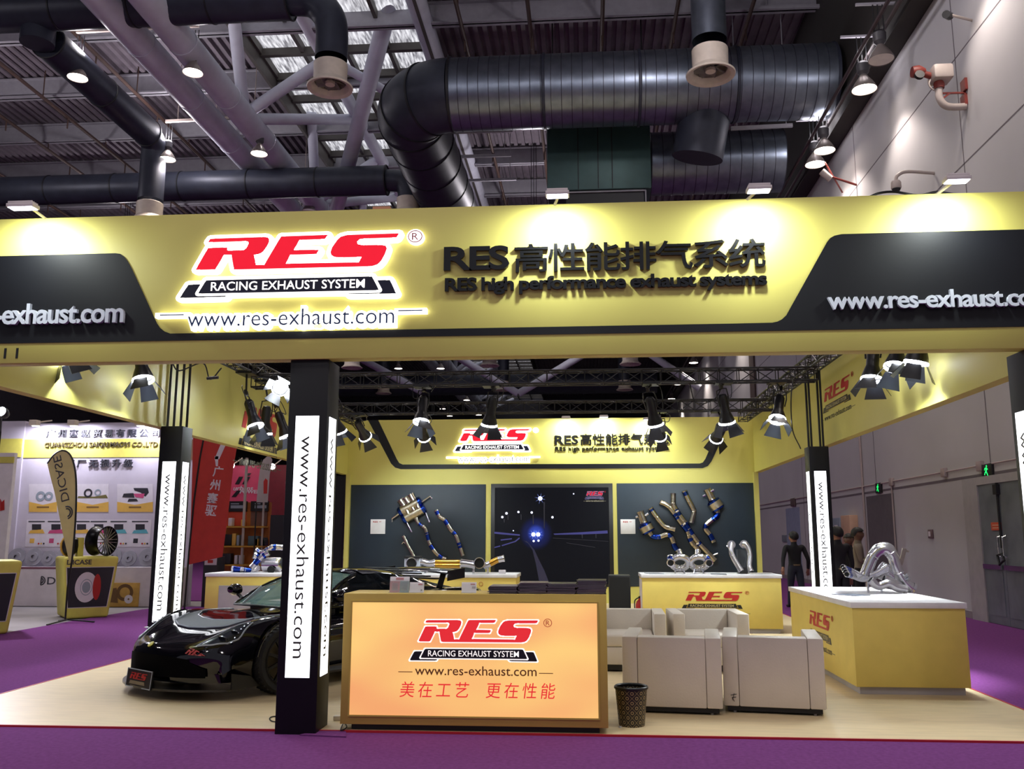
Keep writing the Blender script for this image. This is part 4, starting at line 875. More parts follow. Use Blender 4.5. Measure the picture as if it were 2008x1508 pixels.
def c3(x, y, Y=YP): return aty(1190 + x / 6.033, 930 + y / 6.033, Y)
def can(parent, a, b, r, mats, caps=.1, sq=1.0, name='can'):
    a = Vector(a); b = Vector(b); d = (b - a); L_ = d.length; d.normalize(); x = Vector((0, -1, 0)); y = d.cross(x)
    M = frame(x, y, a) if False else Matrix(((y.x, x.x, d.x, a.x), (y.y, x.y, d.y, a.y), (y.z, x.z, d.z, a.z), (0, 0, 0, 1)))
    m = MB(); m.lathe([(0, 0), (r * .8, 0), (r * .98, L_ * .04), (r, L_ * caps)], 24, M, 1); m.lathe([(r, L_ * caps), (r, L_ * (1 - caps))], 24, M, 0); m.lathe([(r, L_ * (1 - caps)), (r * .98, L_ * .96), (r * .8, L_), (0, L_)], 24, M, 1)
    return m.build(name, mats, parent)
# --- left display panel
t = thing('muffler_assembly', 'twin chamber muffler with three blue tips mounted on the left display panel', 'exhaust muffler', c1(880, 430))
can(t, c1(735, 455), c1(1005, 310), .115, [M_cat, M_blue], .14, name='chamber'); can(t, c1(780, 540), c1(1050, 395), .115, [M_cat, M_blue], .14, name='chamber')
for a, b in (((815, 395), (755, 300)), ((868, 365), (812, 275)), ((925, 335), (872, 240))): tipipe([c1(*a), c1(*b)], .085, [(.6, 1)], t, 'tip', straight=False)
for a, b, e in (((1010, 325), (1105, 258), (1125, 290)), ((735, 470), (655, 525), (660, 565)), ((1030, 420), (1050, 440), (1100, 570)), ((800, 560), (835, 575), (890, 685))): MB().tube([c1(*a), c1(*b), c1(*e)], .02, 8).build('hanger', M_chr, t)
for a in ((840, 445), (905, 410), (960, 380)): MB().tube([c1(a[0] - 10, a[1] - 20, YP - .1), c1(a[0] + 12, a[1] + 22, YP - .1)], .04, 8).build('cross_bracket', M_cat, t)
def pipe_thing(name, label, pts, r, bands, cat='exhaust pipe'):
    P = [Vector(p) for p in pts]; t = thing(name, label, cat, P[0]); tipipe(P, r, bands, t); 
    for q in (P[1], P[-2]): MB().tube([q, Vector((q.x, YB - .02, q.z))], .012, 6).build('wall_bracket', M_dark, t)
    return t
B4 = [(.15, .22), (.38, .5), (.62, .7), (.85, .92)]
pipe_thing('exhaust_pipe', 'wavy blue banded pipe running down from the muffler on the left panel', [c1(*c) for c in ((930, 500), (965, 575), (1040, 630), (1070, 705), (1100, 820), (1165, 920), (1230, 975), (1300, 1000))], .046, B4)
pipe_thing('exhaust_pipe', 'long slanting blue banded pipe at the right of the left panel', [c1(*c) for c in ((1175, 425), (1215, 500), (1280, 545), (1345, 650), (1405, 715), (1450, 830), (1495, 965))], .05, [(0, .1), (.25, .35), (.52, .6), (.75, .86)])
t = pipe_thing('exhaust_pipe', 'short straight steel pipe at the lower middle of the left panel', [c1(*c) for c in ((788, 728), (830, 815), (870, 890), (930, 1000))], .04, [])
MB().tube([c1(830, 830), c1(790, 800), c1(775, 825)], .015, 6).build('bracket', M_chr, t)
# --- right display panel
def downpipe(label, top, waist, b0, b1, path, bits):
    t = thing('downpipe', label, 'exhaust downpipe', c3(*top))
    tipipe([c3(*top), c3(*waist)], .085, [(0, .15)], t, 'inlet', bore=True)
    can(t, c3(*b0), c3(*b1), .155, [M_cat, M_blue], .2, name='converter')
    cc = [c3(*waist), c3(*b0)]; MB().tube(cc, [.085, .13], 20).build('cone', M_blue, t)
    tipipe([c3(*c) for c in path], .062, [(.08, .3), (.5, .6), (.78, .95)], t, 'outlet_pipe')
    for a, b in bits: MB().tube([c3(*a, YP - .05), c3(*b, YP - .05)], .028, 8).build('sensor_stub', M_chr, t)
    MB().tube([c3(*b1), c3(*b1, YB - .02)], .02, 6).build('wall_bracket', M_dark, t)
downpipe('downpipe with a canister at the left side of the right display panel', (392, 440), (440, 575), (445, 590), (500, 690), [(505, 690), (545, 735), (620, 742), (700, 715), (755, 735), (785, 800), (800, 855), (845, 912)], [((365, 500), (340, 510)), ((455, 490), (488, 465)), ((430, 560), (452, 540))])
downpipe('downpipe with a canister at the upper right of the right display panel', (1185, 175), (1245, 300), (1250, 310), (1325, 420), [(1305, 425), (1305, 490), (1245, 540), (1185, 590), (1168, 650), (1215, 710), (1240, 755), (1265, 805)], [((1165, 245), (1135, 260)), ((1230, 205), (1265, 185)), ((1240, 280), (1255, 255))])
pipe_thing('exhaust_pipe', 'short bent pipe with a blue end left of the crossed pipes', [c3(*c) for c in ((515, 400), (585, 505), (665, 600), (715, 632), (805, 655))], .062, [(0, .12)])
pipe_thing('exhaust_pipe', 'short bent pipe with a blue end right of the crossed pipes', [c3(*c) for c in ((915, 195), (965, 305), (1010, 390), (1030, 440), (1018, 500), (998, 575))], .062, [(0, .15)])
t = thing('crossed_pipe', 'long pair of crossed titanium pipes with forked ends on the right display panel', 'exhaust pipe', c3(790, 400))
tipipe([c3(*c) for c in ((630, 330), (700, 360), (745, 395), (800, 465), (890, 590), (955, 675), (985, 770), (1020, 830), (1065, 880), (1068, 960))], .062, [(.28, .36), (.46, .6), (.72, .76)], t)
tipipe([c3(*c) for c in ((785, 225), (785, 300), (790, 370), (850, 470), (925, 575), (975, 660), (1050, 770), (1120, 850), (1280, 1020))], .062, [(.22, .3), (.42, .58), (.7, .73)], t)
for a, b in (((815, 450), (850, 430)), ((900, 600), (930, 580)), ((1060, 830), (1090, 815))): MB().tube([c3(*a, YP - .06), c3(*b, YP - .06)], .02, 8).build('bridge', M_cat, t)
MB().tube([c3(1250, 960), c3(1310, 935)], .02, 8).build('hanger', M_chr, t)
for q in ((800, 465), (1050, 770)): MB().tube([c3(*q), c3(*q, YB - .02)], .015, 6).build('wall_bracket', M_dark, t)
# --- logo cabinet: twin ring exhaust and a pair of arched headers
t = thing('ring_exhaust', 'twin ring shaped polished exhaust with blue outlets on the logo cabinet', 'exhaust', (1.75, 14.75, .905))
for s, cx_, op in ((-1, 865, (755, 1048)), (1, 1090, (1210, 1050))):
    c = c3(cx_, 1045, 14.75); r = .125
    ring = [c + Vector((r * 1.05 * math.cos(a), -r * .35 * math.sin(a), r * .75 * math.sin(a))) for a in [k * 2 * math.pi / 28 for k in range(28)]]
    MB().tube(ring, .05, 14, closed=True).build('ring', M_chr, t)
    cl = MB()
    for k in range(14):
        a = math.pi + k * math.pi / 13; p = c + Vector((r * 1.05 * math.cos(a), -r * .35 * math.sin(a), r * .75 * math.sin(a))); d = Vector((-math.sin(a), 0, .72 * math.cos(a))).normalized(); x = Vector((0, 1, 0)); cl.lathe([(.048, -.006), (.054, 0), (.048, .006)], 14, frame(x, d.cross(x), p))
    cl.build('weld_bead', M_cat, t)
    o = c3(*op, 14.6)
    tipipe([o + Vector((-s * .02, .16, .08)), o + Vector((0, .08, .02)), o], .058, [(0, .7)], t, 'outlet', mats=(M_chr, M_blue))
    tipipe([c + Vector((-s * .02, .02, .09)), c + Vector((-s * .0, .1, .18))], .045, [], t, 'inlet', mats=(M_chr, M_blue))
    for dx in (-.07, .05): MB().tube([c + Vector((dx, .0, -.1)), Vector((c.x + dx * 1.3, 14.7, .905))], .014, 8).build('leg', M_chr, t)
t = thing('arched_header', 'pair of arched polished header pipes at the right end of the logo cabinet', 'exhaust header', (2.75, 14.75, .905))
for path, fl in ((((1440, 865), (1480, 825), (1470, 900), (1500, 990), (1545, 1070), (1592, 1145)), 0), (((1590, 850), (1630, 820), (1675, 880), (1692, 980), (1685, 1080), (1706, 1148)), 1)):
    P = [c3(*c, 14.75 - .03 * i) for i, c in enumerate(path)]
    tipipe(P, .042, [], t, 'pipe', mats=(M_chr, M_blue))
    q = P[1]; MB().lathe([(.0, -.02), (.065, -.02), (.065, .02), (.0, .02)], 20, frame((1, 0, 0), (0, 0, 1), q + Vector((-.01, 0, -.01)))).build('flange', M_chr, t)
a, b = c3(1545, 1000, 14.85), c3(1660, 1000, 14.85)
MB().box(a.x, b.x, 14.8, 14.95, .905, .905 + .38).build('stand', mat('clear_block', '#cfd8dc', .05, trans=.9), t)
MB().box(a.x + .01, b.x - .01, 14.82, 14.93, .905, 1.0).build('stand_foot', M_w2, t)
# --- muffler cabinet
t = thing('rear_muffler', 'long golden and steel muffler with two round black tips on the cabinet behind the car', 'exhaust muffler', (-2, 14.7, .9))
a, b = c1(800, 1110, 14.6), c1(985, 975, 14.6)
MB().box(a.x, b.x, 14.6, 14.75, .9, b.z).build('end_plate', mat('pale_blue_plate', '#c9d2e2', .4), t, bevel=.01)
MB().box(a.x, b.x, 14.58, 14.8, b.z - .03, b.z + .005).build('end_plate_cap', M_dark, t)
for cx_, Y in ((887, 14.58), (1690, 14.52)):
    c = c1(cx_, 1050, Y); MB().lathe([(.085, 0), (.09, .02), (.078, .022), (.078, -.01)], 28, frame((1, 0, 0), (0, 0, 1), c)).build('tip_ring', M_chr, t); MB().lathe([(0, 0.005), (.08, 0.005)], 28, frame((1, 0, 0), (0, 0, 1), c)).build('tip', M_hole, t)
MB().tube([c1(1690, 1050, 14.9), c1(1690, 1050, 14.53)], .082, 24).build('tip_barrel', M_chr, t)
tipipe([c1(930, 1050, 14.68), c1(1010, 1035, 14.68), c1(1090, 1055, 14.68), c1(1170, 1045, 14.68)], .055, [], t, 'link_pipe', mats=(M_chr, M_goldt))
for dy, z in ((1040, .0), (1082, .0)): can(t, c1(1155, dy, 14.66), c1(1475, dy, 14.66), .042, [M_goldt, M_chr], .04, name='chamber')
tipipe([c1(1470, 1050, 14.68), c1(1560, 1060, 14.68), c1(1640, 1075, 14.68)], .06, [], t, 'link_pipe', mats=(M_chr, M_goldt))
tipipe([c1(1740, 1090, 14.7), c1(1830, 1050, 14.7), c1(1900, 1015, 14.7), c1(1985, 995, 14.7)], .05, [(.3, .7)], t, 'side_pipe', mats=(M_chr, M_goldt))
for x in (1050, 1300, 1620, 1790): q = c1(x, 1100, 14.7); MB().tube([(q.x, 14.7, .9), q], .02, 8).build('leg', M_chr, t)
# --- left cabinet: blue header bundle
def c2(x, y, Y=14.85): return aty(330 + x / 5.427, 980 + y / 5.427, Y)
t = thing('blue_header', 'blue banded header bundle of curving pipes on the left cabinet', 'exhaust header', (-5.9, 14.85, .9))
for i in range(3): tipipe([c2(680, 725 + i * 20, 14.8 + .05 * i), c2(790, 740 + i * 14, 14.8 + .05 * i), c2(900, 745 + i * 12, 14.85), c2(960, 700 + i * 14, 14.9)], .034, [(.03, .3), (.45, .7)], t, 'runner', mats=(M_chr, M_blue))
for i in range(4): tipipe([c2(905 + i * 14, 600 - i * 22, 14.8 + .05 * i), c2(960 + i * 10, 620 - i * 20), c2(1010 + i * 20, 560 - i * 14), c2(1080 + i * 12, 520 - i * 8), c2(1220, 515 - i * 4, 14.9)], .036, [(.1, .25), (.4, .55), (.7, .8)], t, 'runner', mats=(M_chr, M_blue))
tipipe([c2(890, 720), c2(940, 660), c2(1000, 600), c2(1070, 560)], .05, [(.2, .5), (.7, .85)], t, 'collector', mats=(M_chr, M_blue))
can(t, c2(1010, 690), c2(1200, 690), .12, [M_chr, M_chr], .2, name='can')
q = c2(1090, 745, 14.7); MB().lathe([(0, 0), (.055, 0), (.065, -.01)], 20, frame((1, 0, 0), (0, 0, 1), q)).build('bore', M_hole, t)
# --- right cabinet: polished manifold
def c4(x, y, Y=10.6): return aty(1450 + x / 3.599, 930 + y / 3.599, Y)
t = thing('polished_manifold', 'large polished arching exhaust manifold with blue tipped runners on the right cabinet', 'exhaust manifold', (3.2, 10.6, .87))
tipipe([c4(*c) for c in ((885, 715), (915, 640), (945, 575), (990, 535), (1040, 535), (1085, 585), (1108, 660), (1145, 735), (1190, 785), (1230, 812))], .062, [], t, 'main_pipe', mats=(M_chr, M_blue), n=20)
tipipe([c4(*c, 10.9) for c in ((905, 690), (930, 600), (965, 535), (1010, 512), (1060, 525), (1095, 590))], .055, [], t, 'rear_pipe', mats=(M_chr, M_blue), n=20)
for i in range(4): tipipe([c4(728 + i * 10, 655 + i * 17, 10.5 - .04 * i), c4(790 + i * 6, 680 + i * 14), c4(870, 715 + i * 9), c4(950, 705 + i * 6, 10.55), c4(1050, 650 + i * 10, 10.5)], .03, [(0, .22)], t, 'runner', mats=(M_chr, M_blue))
tipipe([c4(*c, 10.4) for c in ((925, 745), (980, 790), (1050, 770), (1110, 800), (1180, 812))], .045, [], t, 'lower_pipe', mats=(M_chr, M_blue))
tipipe([c4(*c, 10.45) for c in ((1020, 740), (1080, 765), (1130, 800))], .05, [], t, 'lower_pipe', mats=(M_chr, M_blue))
can(t, c4(985, 670, 10.7), c4(1080, 720, 10.7), .1, [M_chr, M_chr], .2, name='collector')
br = MB(); br.bar(c4(1130, 640), c4(1160, 525), .02, .03); br.bar(c4(1140, 640), c4(1172, 525), .012, .03); br.bar(c4(1165, 540), c4(1195, 545), .02, .02); br.build('bracket', M_cat, t)
for c in ((1185, 715), (1195, 740)): MB().tube([c4(c[0] - 12, c[1] + 8, 10.55), c4(c[0] + 8, c[1] - 8, 10.5)], .02, 10).build('bolt', M_chr, t)
for x, y in ((905, 760), (1000, 790), (1130, 815)): q = c4(x, y, 10.55); MB().tube([(q.x, 10.55, .87), q], .014, 8).build('leg', M_chr, t)
# =================================================================== THE CAR
M_paint = mat('black_car_paint', '#04050b', .08, coat=.8, var=.2, spec=.25)
M_trim = mat('car_black_trim', '#0a0a0b', .45)
M_glass = mat('windscreen_glass', '#8fb5ae', .03, alpha=.42, spec=.6)
M_sglass = mat('side_glass_dark', '#10161a', .04, alpha=.85)
M_tyre = mat('tyre_rubber', '#141414', .75, bump=.2, bscale=120)
M_rim = mat('dark_alloy', '#1b1b1f', .3, metal=.7)
M_brake = mat('brake_metal', '#5c5442', .6, metal=.3)
M_lampg = mat('headlamp_chrome', '#c8ced8', .12, metal=.9)
M_vent = mat('vent_mesh_grey', '#4d575e', .55, bump=.6, bscale=220)
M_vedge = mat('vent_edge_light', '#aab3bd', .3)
CA = R(35); car_o = Vector((-4.17, 8.47, 0))
cf = Vector((-math.sin(CA), -math.cos(CA), 0)); cl_ = Vector((math.cos(CA), -math.sin(CA), 0))
CMID = 2.0
cloc = car_o - cf * CMID + Vector((0, 0, .014))
car = thing('sports_car', 'glossy black sports car with bonnet vent and rear wing', 'car', cloc, -CA)
CMX = _MX[car.name] @ Matrix.Translation((0, -CMID, 0))     # x = car's left, y = back from the nose
def ip(tab, s):
    for i in range(len(tab) - 1):
        if s <= tab[i + 1][0]:
            a, b = tab[i], tab[i + 1]; t = (s - a[0]) / (b[0] - a[0]); t = max(0, t); m0 = (b[1] - (tab[i - 1][1] if i else a[1])) / (b[0] - (tab[i - 1][0] if i else a[0]) or 1); m1 = ((tab[i + 2][1] if i + 2 < len(tab) else b[1]) - a[1]) / ((tab[i + 2][0] if i + 2 < len(tab) else b[0]) - a[0]); h = b[0] - a[0]
            return (2 * t ** 3 - 3 * t * t + 1) * a[1] + (t ** 3 - 2 * t * t + t) * h * m0 + (-2 * t ** 3 + 3 * t * t) * b[1] + (t ** 3 - t * t) * h * m1
    return tab[-1][1]
YS = [0, .05, .2, .45, .8, 1.15, 1.5, 2.0, 2.6, 3.1, 3.6, 3.95, 4.05]
def T_(v): return list(zip(YS, v))
T_hw = T_([.78, .80, .84, .90, .94, .91, .87, .86, .90, .945, .92, .86, .82])
T_k = T_([.30, .30, .27, .19, .1, .03, 0, 0, 0, 0, -.03, -.1, -.12])
T_zc = T_([.43, .475, .53, .60, .675, .73, .76, .78, .84, .86, .86, .84, .80])
T_zf = T_([.40, .45, .545, .65, .71, .70, .68, .70, .80, .87, .88, .86, .80])
T_zs = T_([.35, .385, .44, .52, .58, .57, .58, .62, .68, .72, .74, .74, .70])
def ztop(t, s):
    t = abs(t); zc, zf, zs = ip(T_zc, s), ip(T_zf, s), ip(T_zs, s)
    zm = min(zc, zf) * .65 + max(zc, zf) * .35 - .012
    def sm(a, b, u): u = u * u * (3 - 2 * u); return a + (b - a) * u
    if t < .45: return sm(zc, zm, t / .45)
    if t < .76: return sm(zm, zf, (t - .45) / .31)
    u = (t - .76) / .24; return zf + (zs - zf) * u * u
def top(t, s, up=0.0): return Vector((t * ip(T_hw, s), s + ip(T_k, s) * abs(t) ** 2.4, ztop(t, s) + up))
def body_fn():
    ss = [0, .012, .03, .06, .09] + [.12 + .04 * i for i in range(34)] + [1.5 + .1 * i for i in range(14)] + [2.9 + .06 * i for i in range(18)] + [3.98, 4.02, 4.05]
    tt = [.04 * i for i in range(26)]
    mb = MB(); rows = []
    for i, s in enumerate(ss):
        hw, k, zs = ip(T_hw, s), ip(T_k, s), ip(T_zs, s); half = []
        shrink = {0: (.975, .045), .012: (.985, .02), .03: (.995, .006)}.get(s, (1, 0))
        for t in tt:
            p = top(t, s); p.x *= shrink[0]; p.z -= shrink[1] * .6; half.append(p)
        ye = half[-1].y; zb = .15 + (.08 if s < .02 else 0)
        for dx, z in ((.012, zs - .05), (.022, zs - .12), (.018, (zs + zb) / 2), (-.005, zb + .1), (-.03, zb + .03), (-.06, zb)):
            half.append(Vector(((hw + dx) * shrink[0], ye, min(z, half[-1].z))))
        for f in tt[:-1][::-1]: half.append(Vector((hw * f * .94 * shrink[0], s + k * (f ** 2.4), zb)))
        rows.append(half + [Vector((-p.x, p.y, p.z)) for p in half[-2:0:-1]])
    n = len(rows[0]); vs = [p for r in rows for p in r]; fs = []; nt_ = len(tt); H = len(half)
    for i in range(len(rows) - 1):
        for j in range(n): fs.append((i * n + j, i * n + (j + 1) % n, (i + 1) * n + (j + 1) % n, (i + 1) * n + j))
    for base in (0, (len(rows) - 1) * n):      # nose and tail closed column by column
        L = lambda j: base + j
        Rr = lambda j: base + (n - j) % n
        for g in (L, Rr):
            for j in range(nt_ - 1): fs.append((g(j), g(j + 1), g(H - 2 - j), g(H - 1 - j)))
            fs.append([g(j) for j in range(nt_ - 1, H - nt_ + 1)])
    return mb.add(vs, fs, 0, CMX)
bo = body_fn().build('body', M_paint, car, ang=50)
# wheel arches cut out of the body
WH = [(.91, .32, .94, .22), (3.15, .335, .945, .27)]
cut = MB()
for wy, r, xo, w in WH:
    for s in (-1, 1): cut.tube([CMX @ Vector((s * .58, wy, r)), CMX @ Vector((s * 1.2, wy, r))], r + .042, 36)
co = cut.build('cutter', M_trim, None)
bmod = bo.modifiers.new('b', 'BOOLEAN'); bmod.operation = 'DIFFERENCE'; bmod.object = co; bmod.solver = 'EXACT'
bpy.context.view_layer.update(); dg = bpy.context.evaluated_depsgraph_get(); nm = bpy.data.meshes.new_from_object(bo.evaluated_get(dg))
bo.modifiers.clear(); bo.data = nm; bo.data.polygons.foreach_set('use_smooth', [True] * len(nm.polygons)); nm.set_sharp_from_angle(angle=R(40)); bpy.data.objects.remove(co)
# arch lips
for wy, r, xo, w in WH:
    for s in (-1, 1):
        pts = [(s * (xo + .012), wy - (r + .045) * math.cos(a), r + (r + .045) * math.sin(a)) for a in [math.pi * k / 20 for k in range(1, 20)]]
        MB().tube([CMX @ Vector(p) for p in pts], .012, 8).build('arch_lip', M_paint, car)
# wheels
for wy, r, xo, w in WH:
    for s in (-1, 1):
        M = CMX @ Matrix.Translation((s * (xo - w / 2), wy, r)) @ Matrix.Rotation(math.pi / 2 * s, 4, 'Y')   # local +z points outwards
        ty = MB().lathe([(r * .73, -w / 2), (r * .93, -w / 2), (r * .985, -w / 2 + .02), (r, -w / 2 + .05), (r, w / 2 - .05), (r * .985, w / 2 - .02), (r * .93, w / 2), (r * .74, w / 2 - .005)], 48, M)
        for k in range(40):
            for zz, tw in ((w / 2 - .055, .4), (-w / 2 + .055, -.4)): ty.box(r - .004, r + .006, -.008, .008, -.035, .035, M=M @ Matrix.Rotation(k * math.pi / 20, 4, 'Z') @ Matrix.Translation((0, 0, zz)) @ Matrix.Rotation(tw, 4, 'X'))
        wt = ty.build('wheel', M_tyre, car)
        MB().lathe([(r * .74, -w / 2), (r * .70, -w / 2 + .02), (r * .66, 0), (r * .70, w / 2 - .03), (r * .76, w / 2 - .004), (r * .77, w / 2 + .002), (r * .73, w / 2 + .004)], 40, M).build('rim', M_rim, wt)
        sp_ = MB()
        for k in range(12):
            Rk = M @ Matrix.Rotation(k * math.pi / 5, 4, 'Z')
            sp_.add([(.03, -.016, w / 2 - .045), (r * .73, -.017, w / 2 - .016), (r * .73, .017, w / 2 - .016), (.03, .016, w / 2 - .045), (.03, -.016, w / 2 - .02), (r * .73, -.013, w / 2), (r * .73, .013, w / 2), (.03, .016, w / 2 - .02)], [(3, 2, 1, 0), (4, 5, 6, 7), (0, 1, 5, 4), (1, 2, 6, 5), (2, 3, 7, 6), (3, 0, 4, 7)], M=Rk)
        sp_.lathe([(0, w / 2 - .01), (.035, w / 2 - .012), (.05, w / 2 - .05), (0, w / 2 - .05)], 20, M)
        sp_.build('spokes', M_rim, wt)
        MB().lathe([(.05, w / 2 - .09), (r * .6, w / 2 - .09), (r * .6, w / 2 - .11), (.05, w / 2 - .11)], 32, M).build('brake_disc', M_brake, wt)
        MB().box(-.05, .05, r * .38, r * .64, w / 2 - .13, w / 2 - .07, M=M @ Matrix.Rotation(.9, 4, 'Z')).build('caliper', M_brake, wt, bevel=.01)
def surf(fn, nu, nv, name, m, par=None, thick=0): 
    return MB().grid(lambda u, v: CMX @ fn(u, v), nu, nv).build(name, m, par or car, fixn=False)
def cr(pts, u):     # polyline lookup in (x, y)
    u = min(max(u, 0), 1) * (len(pts) - 1); i = min(int(u), len(pts) - 2); t = u - i; return (pts[i][0] * (1 - t) + pts[i + 1][0] * t, pts[i][1] * (1 - t) + pts[i + 1][1] * t)
def on_top(x, y, up):       # invert the plan curvature
    s = y
    for _ in range(8): s = y - ip(T_k, max(s, 0)) * abs(x / ip(T_hw, max(s, 0))) ** 2.4
    s = max(s, 0); return Vector((x, y, ztop(x / ip(T_hw, s), s) + up))
def patch(A, B, up, name, m, nu=18, nv=6, mir=1, par=None):
    def fn(u, v):
        a, b = cr(A, u), cr(B, u); return on_top(mir * (a[0] + (b[0] - a[0]) * v), a[1] + (b[1] - a[1]) * v, up)
    mb = MB(); mb.grid(lambda u, v: CMX @ fn(u, v), nu, nv)
    def edge(v): return [CMX @ fn(u / nu, v) for u in range(nu + 1)]
    o = mb.build(name, m, par or car, fixn=False); return o, edge(0), edge(1)
# headlamps
for mir in (1, -1):
    A = [(.53, .185), (.57, .27), (.62, .39), (.68, .54), (.725, .62)]; B = [(.53, .185), (.645, .26), (.74, .37), (.785, .47), (.745, .63)]
    hl, e0, e1 = patch(A, B, .010, 'headlamp', mat('headlamp_bowl', '#20242c', .15), mir=mir)
    mb = MB(); mb.tube(e0, .008, 6); mb.tube(e1, .008, 6); mb.build('lamp_edge', M_vedge, hl)
    for (x, y, r) in ((.675, .36, .05), (.715, .46, .042)): p = on_top(mir * x, y, .008); MB().lathe([(0, .015), (r * .6, .012), (r, .0)], 18, CMX @ Matrix.Translation(p) @ Matrix.Rotation(-.35, 4, 'X')).build('reflector', M_lampg, hl)
    led = MB()
    for k in range(6): p = on_top(mir * (.762 - .005 * k), .40 + .036 * k, .014); led.lathe([(0, .012), (.012, .0)], 8, CMX @ Matrix.Translation(p))
    led.build('indicator_strip', M_lampg, hl)
# bonnet vent
A = [(-.56, .74), (-.48, .54), (-.25, .44), (0, .41), (.25, .44), (.48, .54), (.56, .74)]; B = [(-.52, .86), (-.42, .76), (-.22, .69), (0, .665), (.22, .69), (.42, .76), (.52, .86)]
vt, e0, e1 = patch(A, B, .009, 'bonnet_vent', M_vent, 24, 6)
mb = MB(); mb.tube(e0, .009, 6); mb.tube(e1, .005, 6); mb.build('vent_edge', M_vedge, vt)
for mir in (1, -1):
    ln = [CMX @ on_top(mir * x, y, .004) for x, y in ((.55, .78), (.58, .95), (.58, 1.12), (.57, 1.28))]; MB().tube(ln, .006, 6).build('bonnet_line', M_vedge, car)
p = on_top(-.02, .035, .006); MB().lathe([(0, .006), (.03, .005), (.034, 0)], 24, CMX @ Matrix.Translation(p) @ Matrix.Rotation(.75, 4, 'X')).build('emblem', mat('emblem_yellow', '#c8c040', .3), car)
# mouth, plate, splitter
def front(x, z, off): t = abs(x) / .76; return Vector((x, ip(T_k, 0) * t ** 2.4 - off, z))
mo = MB().grid(lambda u, v: CMX @ front(-.52 + 1.04 * u, .2 + .19 * v - .03 * abs(2 * u - 1) ** 3 * v, .003), 20, 4).build('front_grille', mat('mesh_black', '#020203', .9, spec=.1, bump=.2, bscale=300), car, fixn=False)
for mir in (1, -1): MB().grid(lambda u, v: CMX @ front(mir * (.5 + .16 * u), .2 + .15 * v * (1 - .5 * u), .004), 6, 3).build('brake_duct', _MC['mesh_black'], car, fixn=False)
spl = []
for k in range(25): x = -.84 + 1.68 * k / 24; spl.append((x, .40 * abs(x / .84) ** 2.4 - .085))
outl = spl + [(.86, .5), (-.86, .5)]
MB().prism(outl, .085, .105, CMX).build('splitter', mat('splitter_black', '#060608', .3, coat=.3), car)
for mir in (1, -1): MB().prism([(0, .1), (.0, .24), (.2, .2), (.3, .1)], -.008, .008, CMX @ Matrix.Translation((mir * .85, .36, 0)) @ frame((0, 1, 0), (0, 0, 1), (0, 0, 0))).build('canard', M_trim, car)
PM = CMX @ Matrix.Translation((-.0, -.075, .085)) @ Matrix.Rotation(-.10, 4, 'X')
pt = MB().box(-.225, .225, -.006, .006, 0, .165, M=PM).build('number_board', M_trim, car)
rm = MB(); 
for a in ((-.225, .225, 0, .008), (-.225, .225, .157, .165), (-.225, -.217, 0, .165), (.217, .225, 0, .165)): rm.box(a[0], a[1], -.009, -.005, a[2], a[3], M=PM)
rm.build('board_rim', M_vedge, pt)
fr2 = PM @ frame((1, 0, 0), (0, 0, 1), (-.165, -.0065, .075)); mb = MB().prism([(x * .31, y * .31) for x, y in RES_P], 0, .002, fr2); mb.build('board_logo', M_red, pt)
mb = MB(); stroke(mb, [(x * .31, y * .31) for x, y in BAN_P], .003, 0, .002, fr2); mb.build('board_ribbon', mat('board_cream', '#8d8068', .5), pt)
# red sticker below the near headlamp
from mathutils.geometry import tessellate_polygon as _tp
vv = [CMX @ on_top(.475 + .19 * x, .10 + .05 * x + .24 * y, .008) for x, y in RES_P]
mb = MB().add(vv, [list(t) for t in _tp([[Vector((x, y, 0)) for x, y in RES_P]])]); mb.build('red_sticker', M_red, car)
# glasshouse
def wb(t): return Vector((.73 * t, 1.16 + .24 * abs(t) ** 2.2, .765 - .03 * t * t))
def wtp(t): return Vector((.47 * t, 2.0 + .1 * t * t, 1.10 - .035 * t * t))
def ws(u, v): t = 2 * u - 1; a, b = wb(t), wtp(t); p = a.lerp(b, v); p.z += .05 * math.sin(v * math.pi); return p
surf(ws, 16, 8, 'windscreen', M_glass)
for t in (-1, 1): MB().tube([CMX @ ws((t + 1) / 2, v / 8) for v in range(9)], .022, 8).build('windscreen_pillar', M_paint, car)
MB().tube([CMX @ ws(u / 16, 1) for u in range(17)], .014, 8).build('windscreen_header', M_paint, car)
MB().tube([CMX @ (ws(u / 16, 0) + Vector((0, -.01, .0))) for u in range(17)], .012, 8).build('windscreen_seal', M_trim, car)
RS = [(2.02, .47, 1.105), (2.2, .485, 1.125), (2.45, .49, 1.125), (2.7, .48, 1.105), (3.0, .46, 1.05), (3.3, .43, .98), (3.6, .40, .92), (3.85, .38, .875)]
def rf_(u, v):
    s = u * (len(RS) - 1); i = min(int(s), len(RS) - 2); f = s - i; y, hw, z = [RS[i][k] * (1 - f) + RS[i + 1][k] * f for k in range(3)]; t = 2 * v - 1
    return Vector((hw * t, y + (.1 * t * t if y < 2.2 else 0), z - .035 * t * t - .02 * t ** 6))
surf(rf_, 28, 12, 'roof', M_paint)
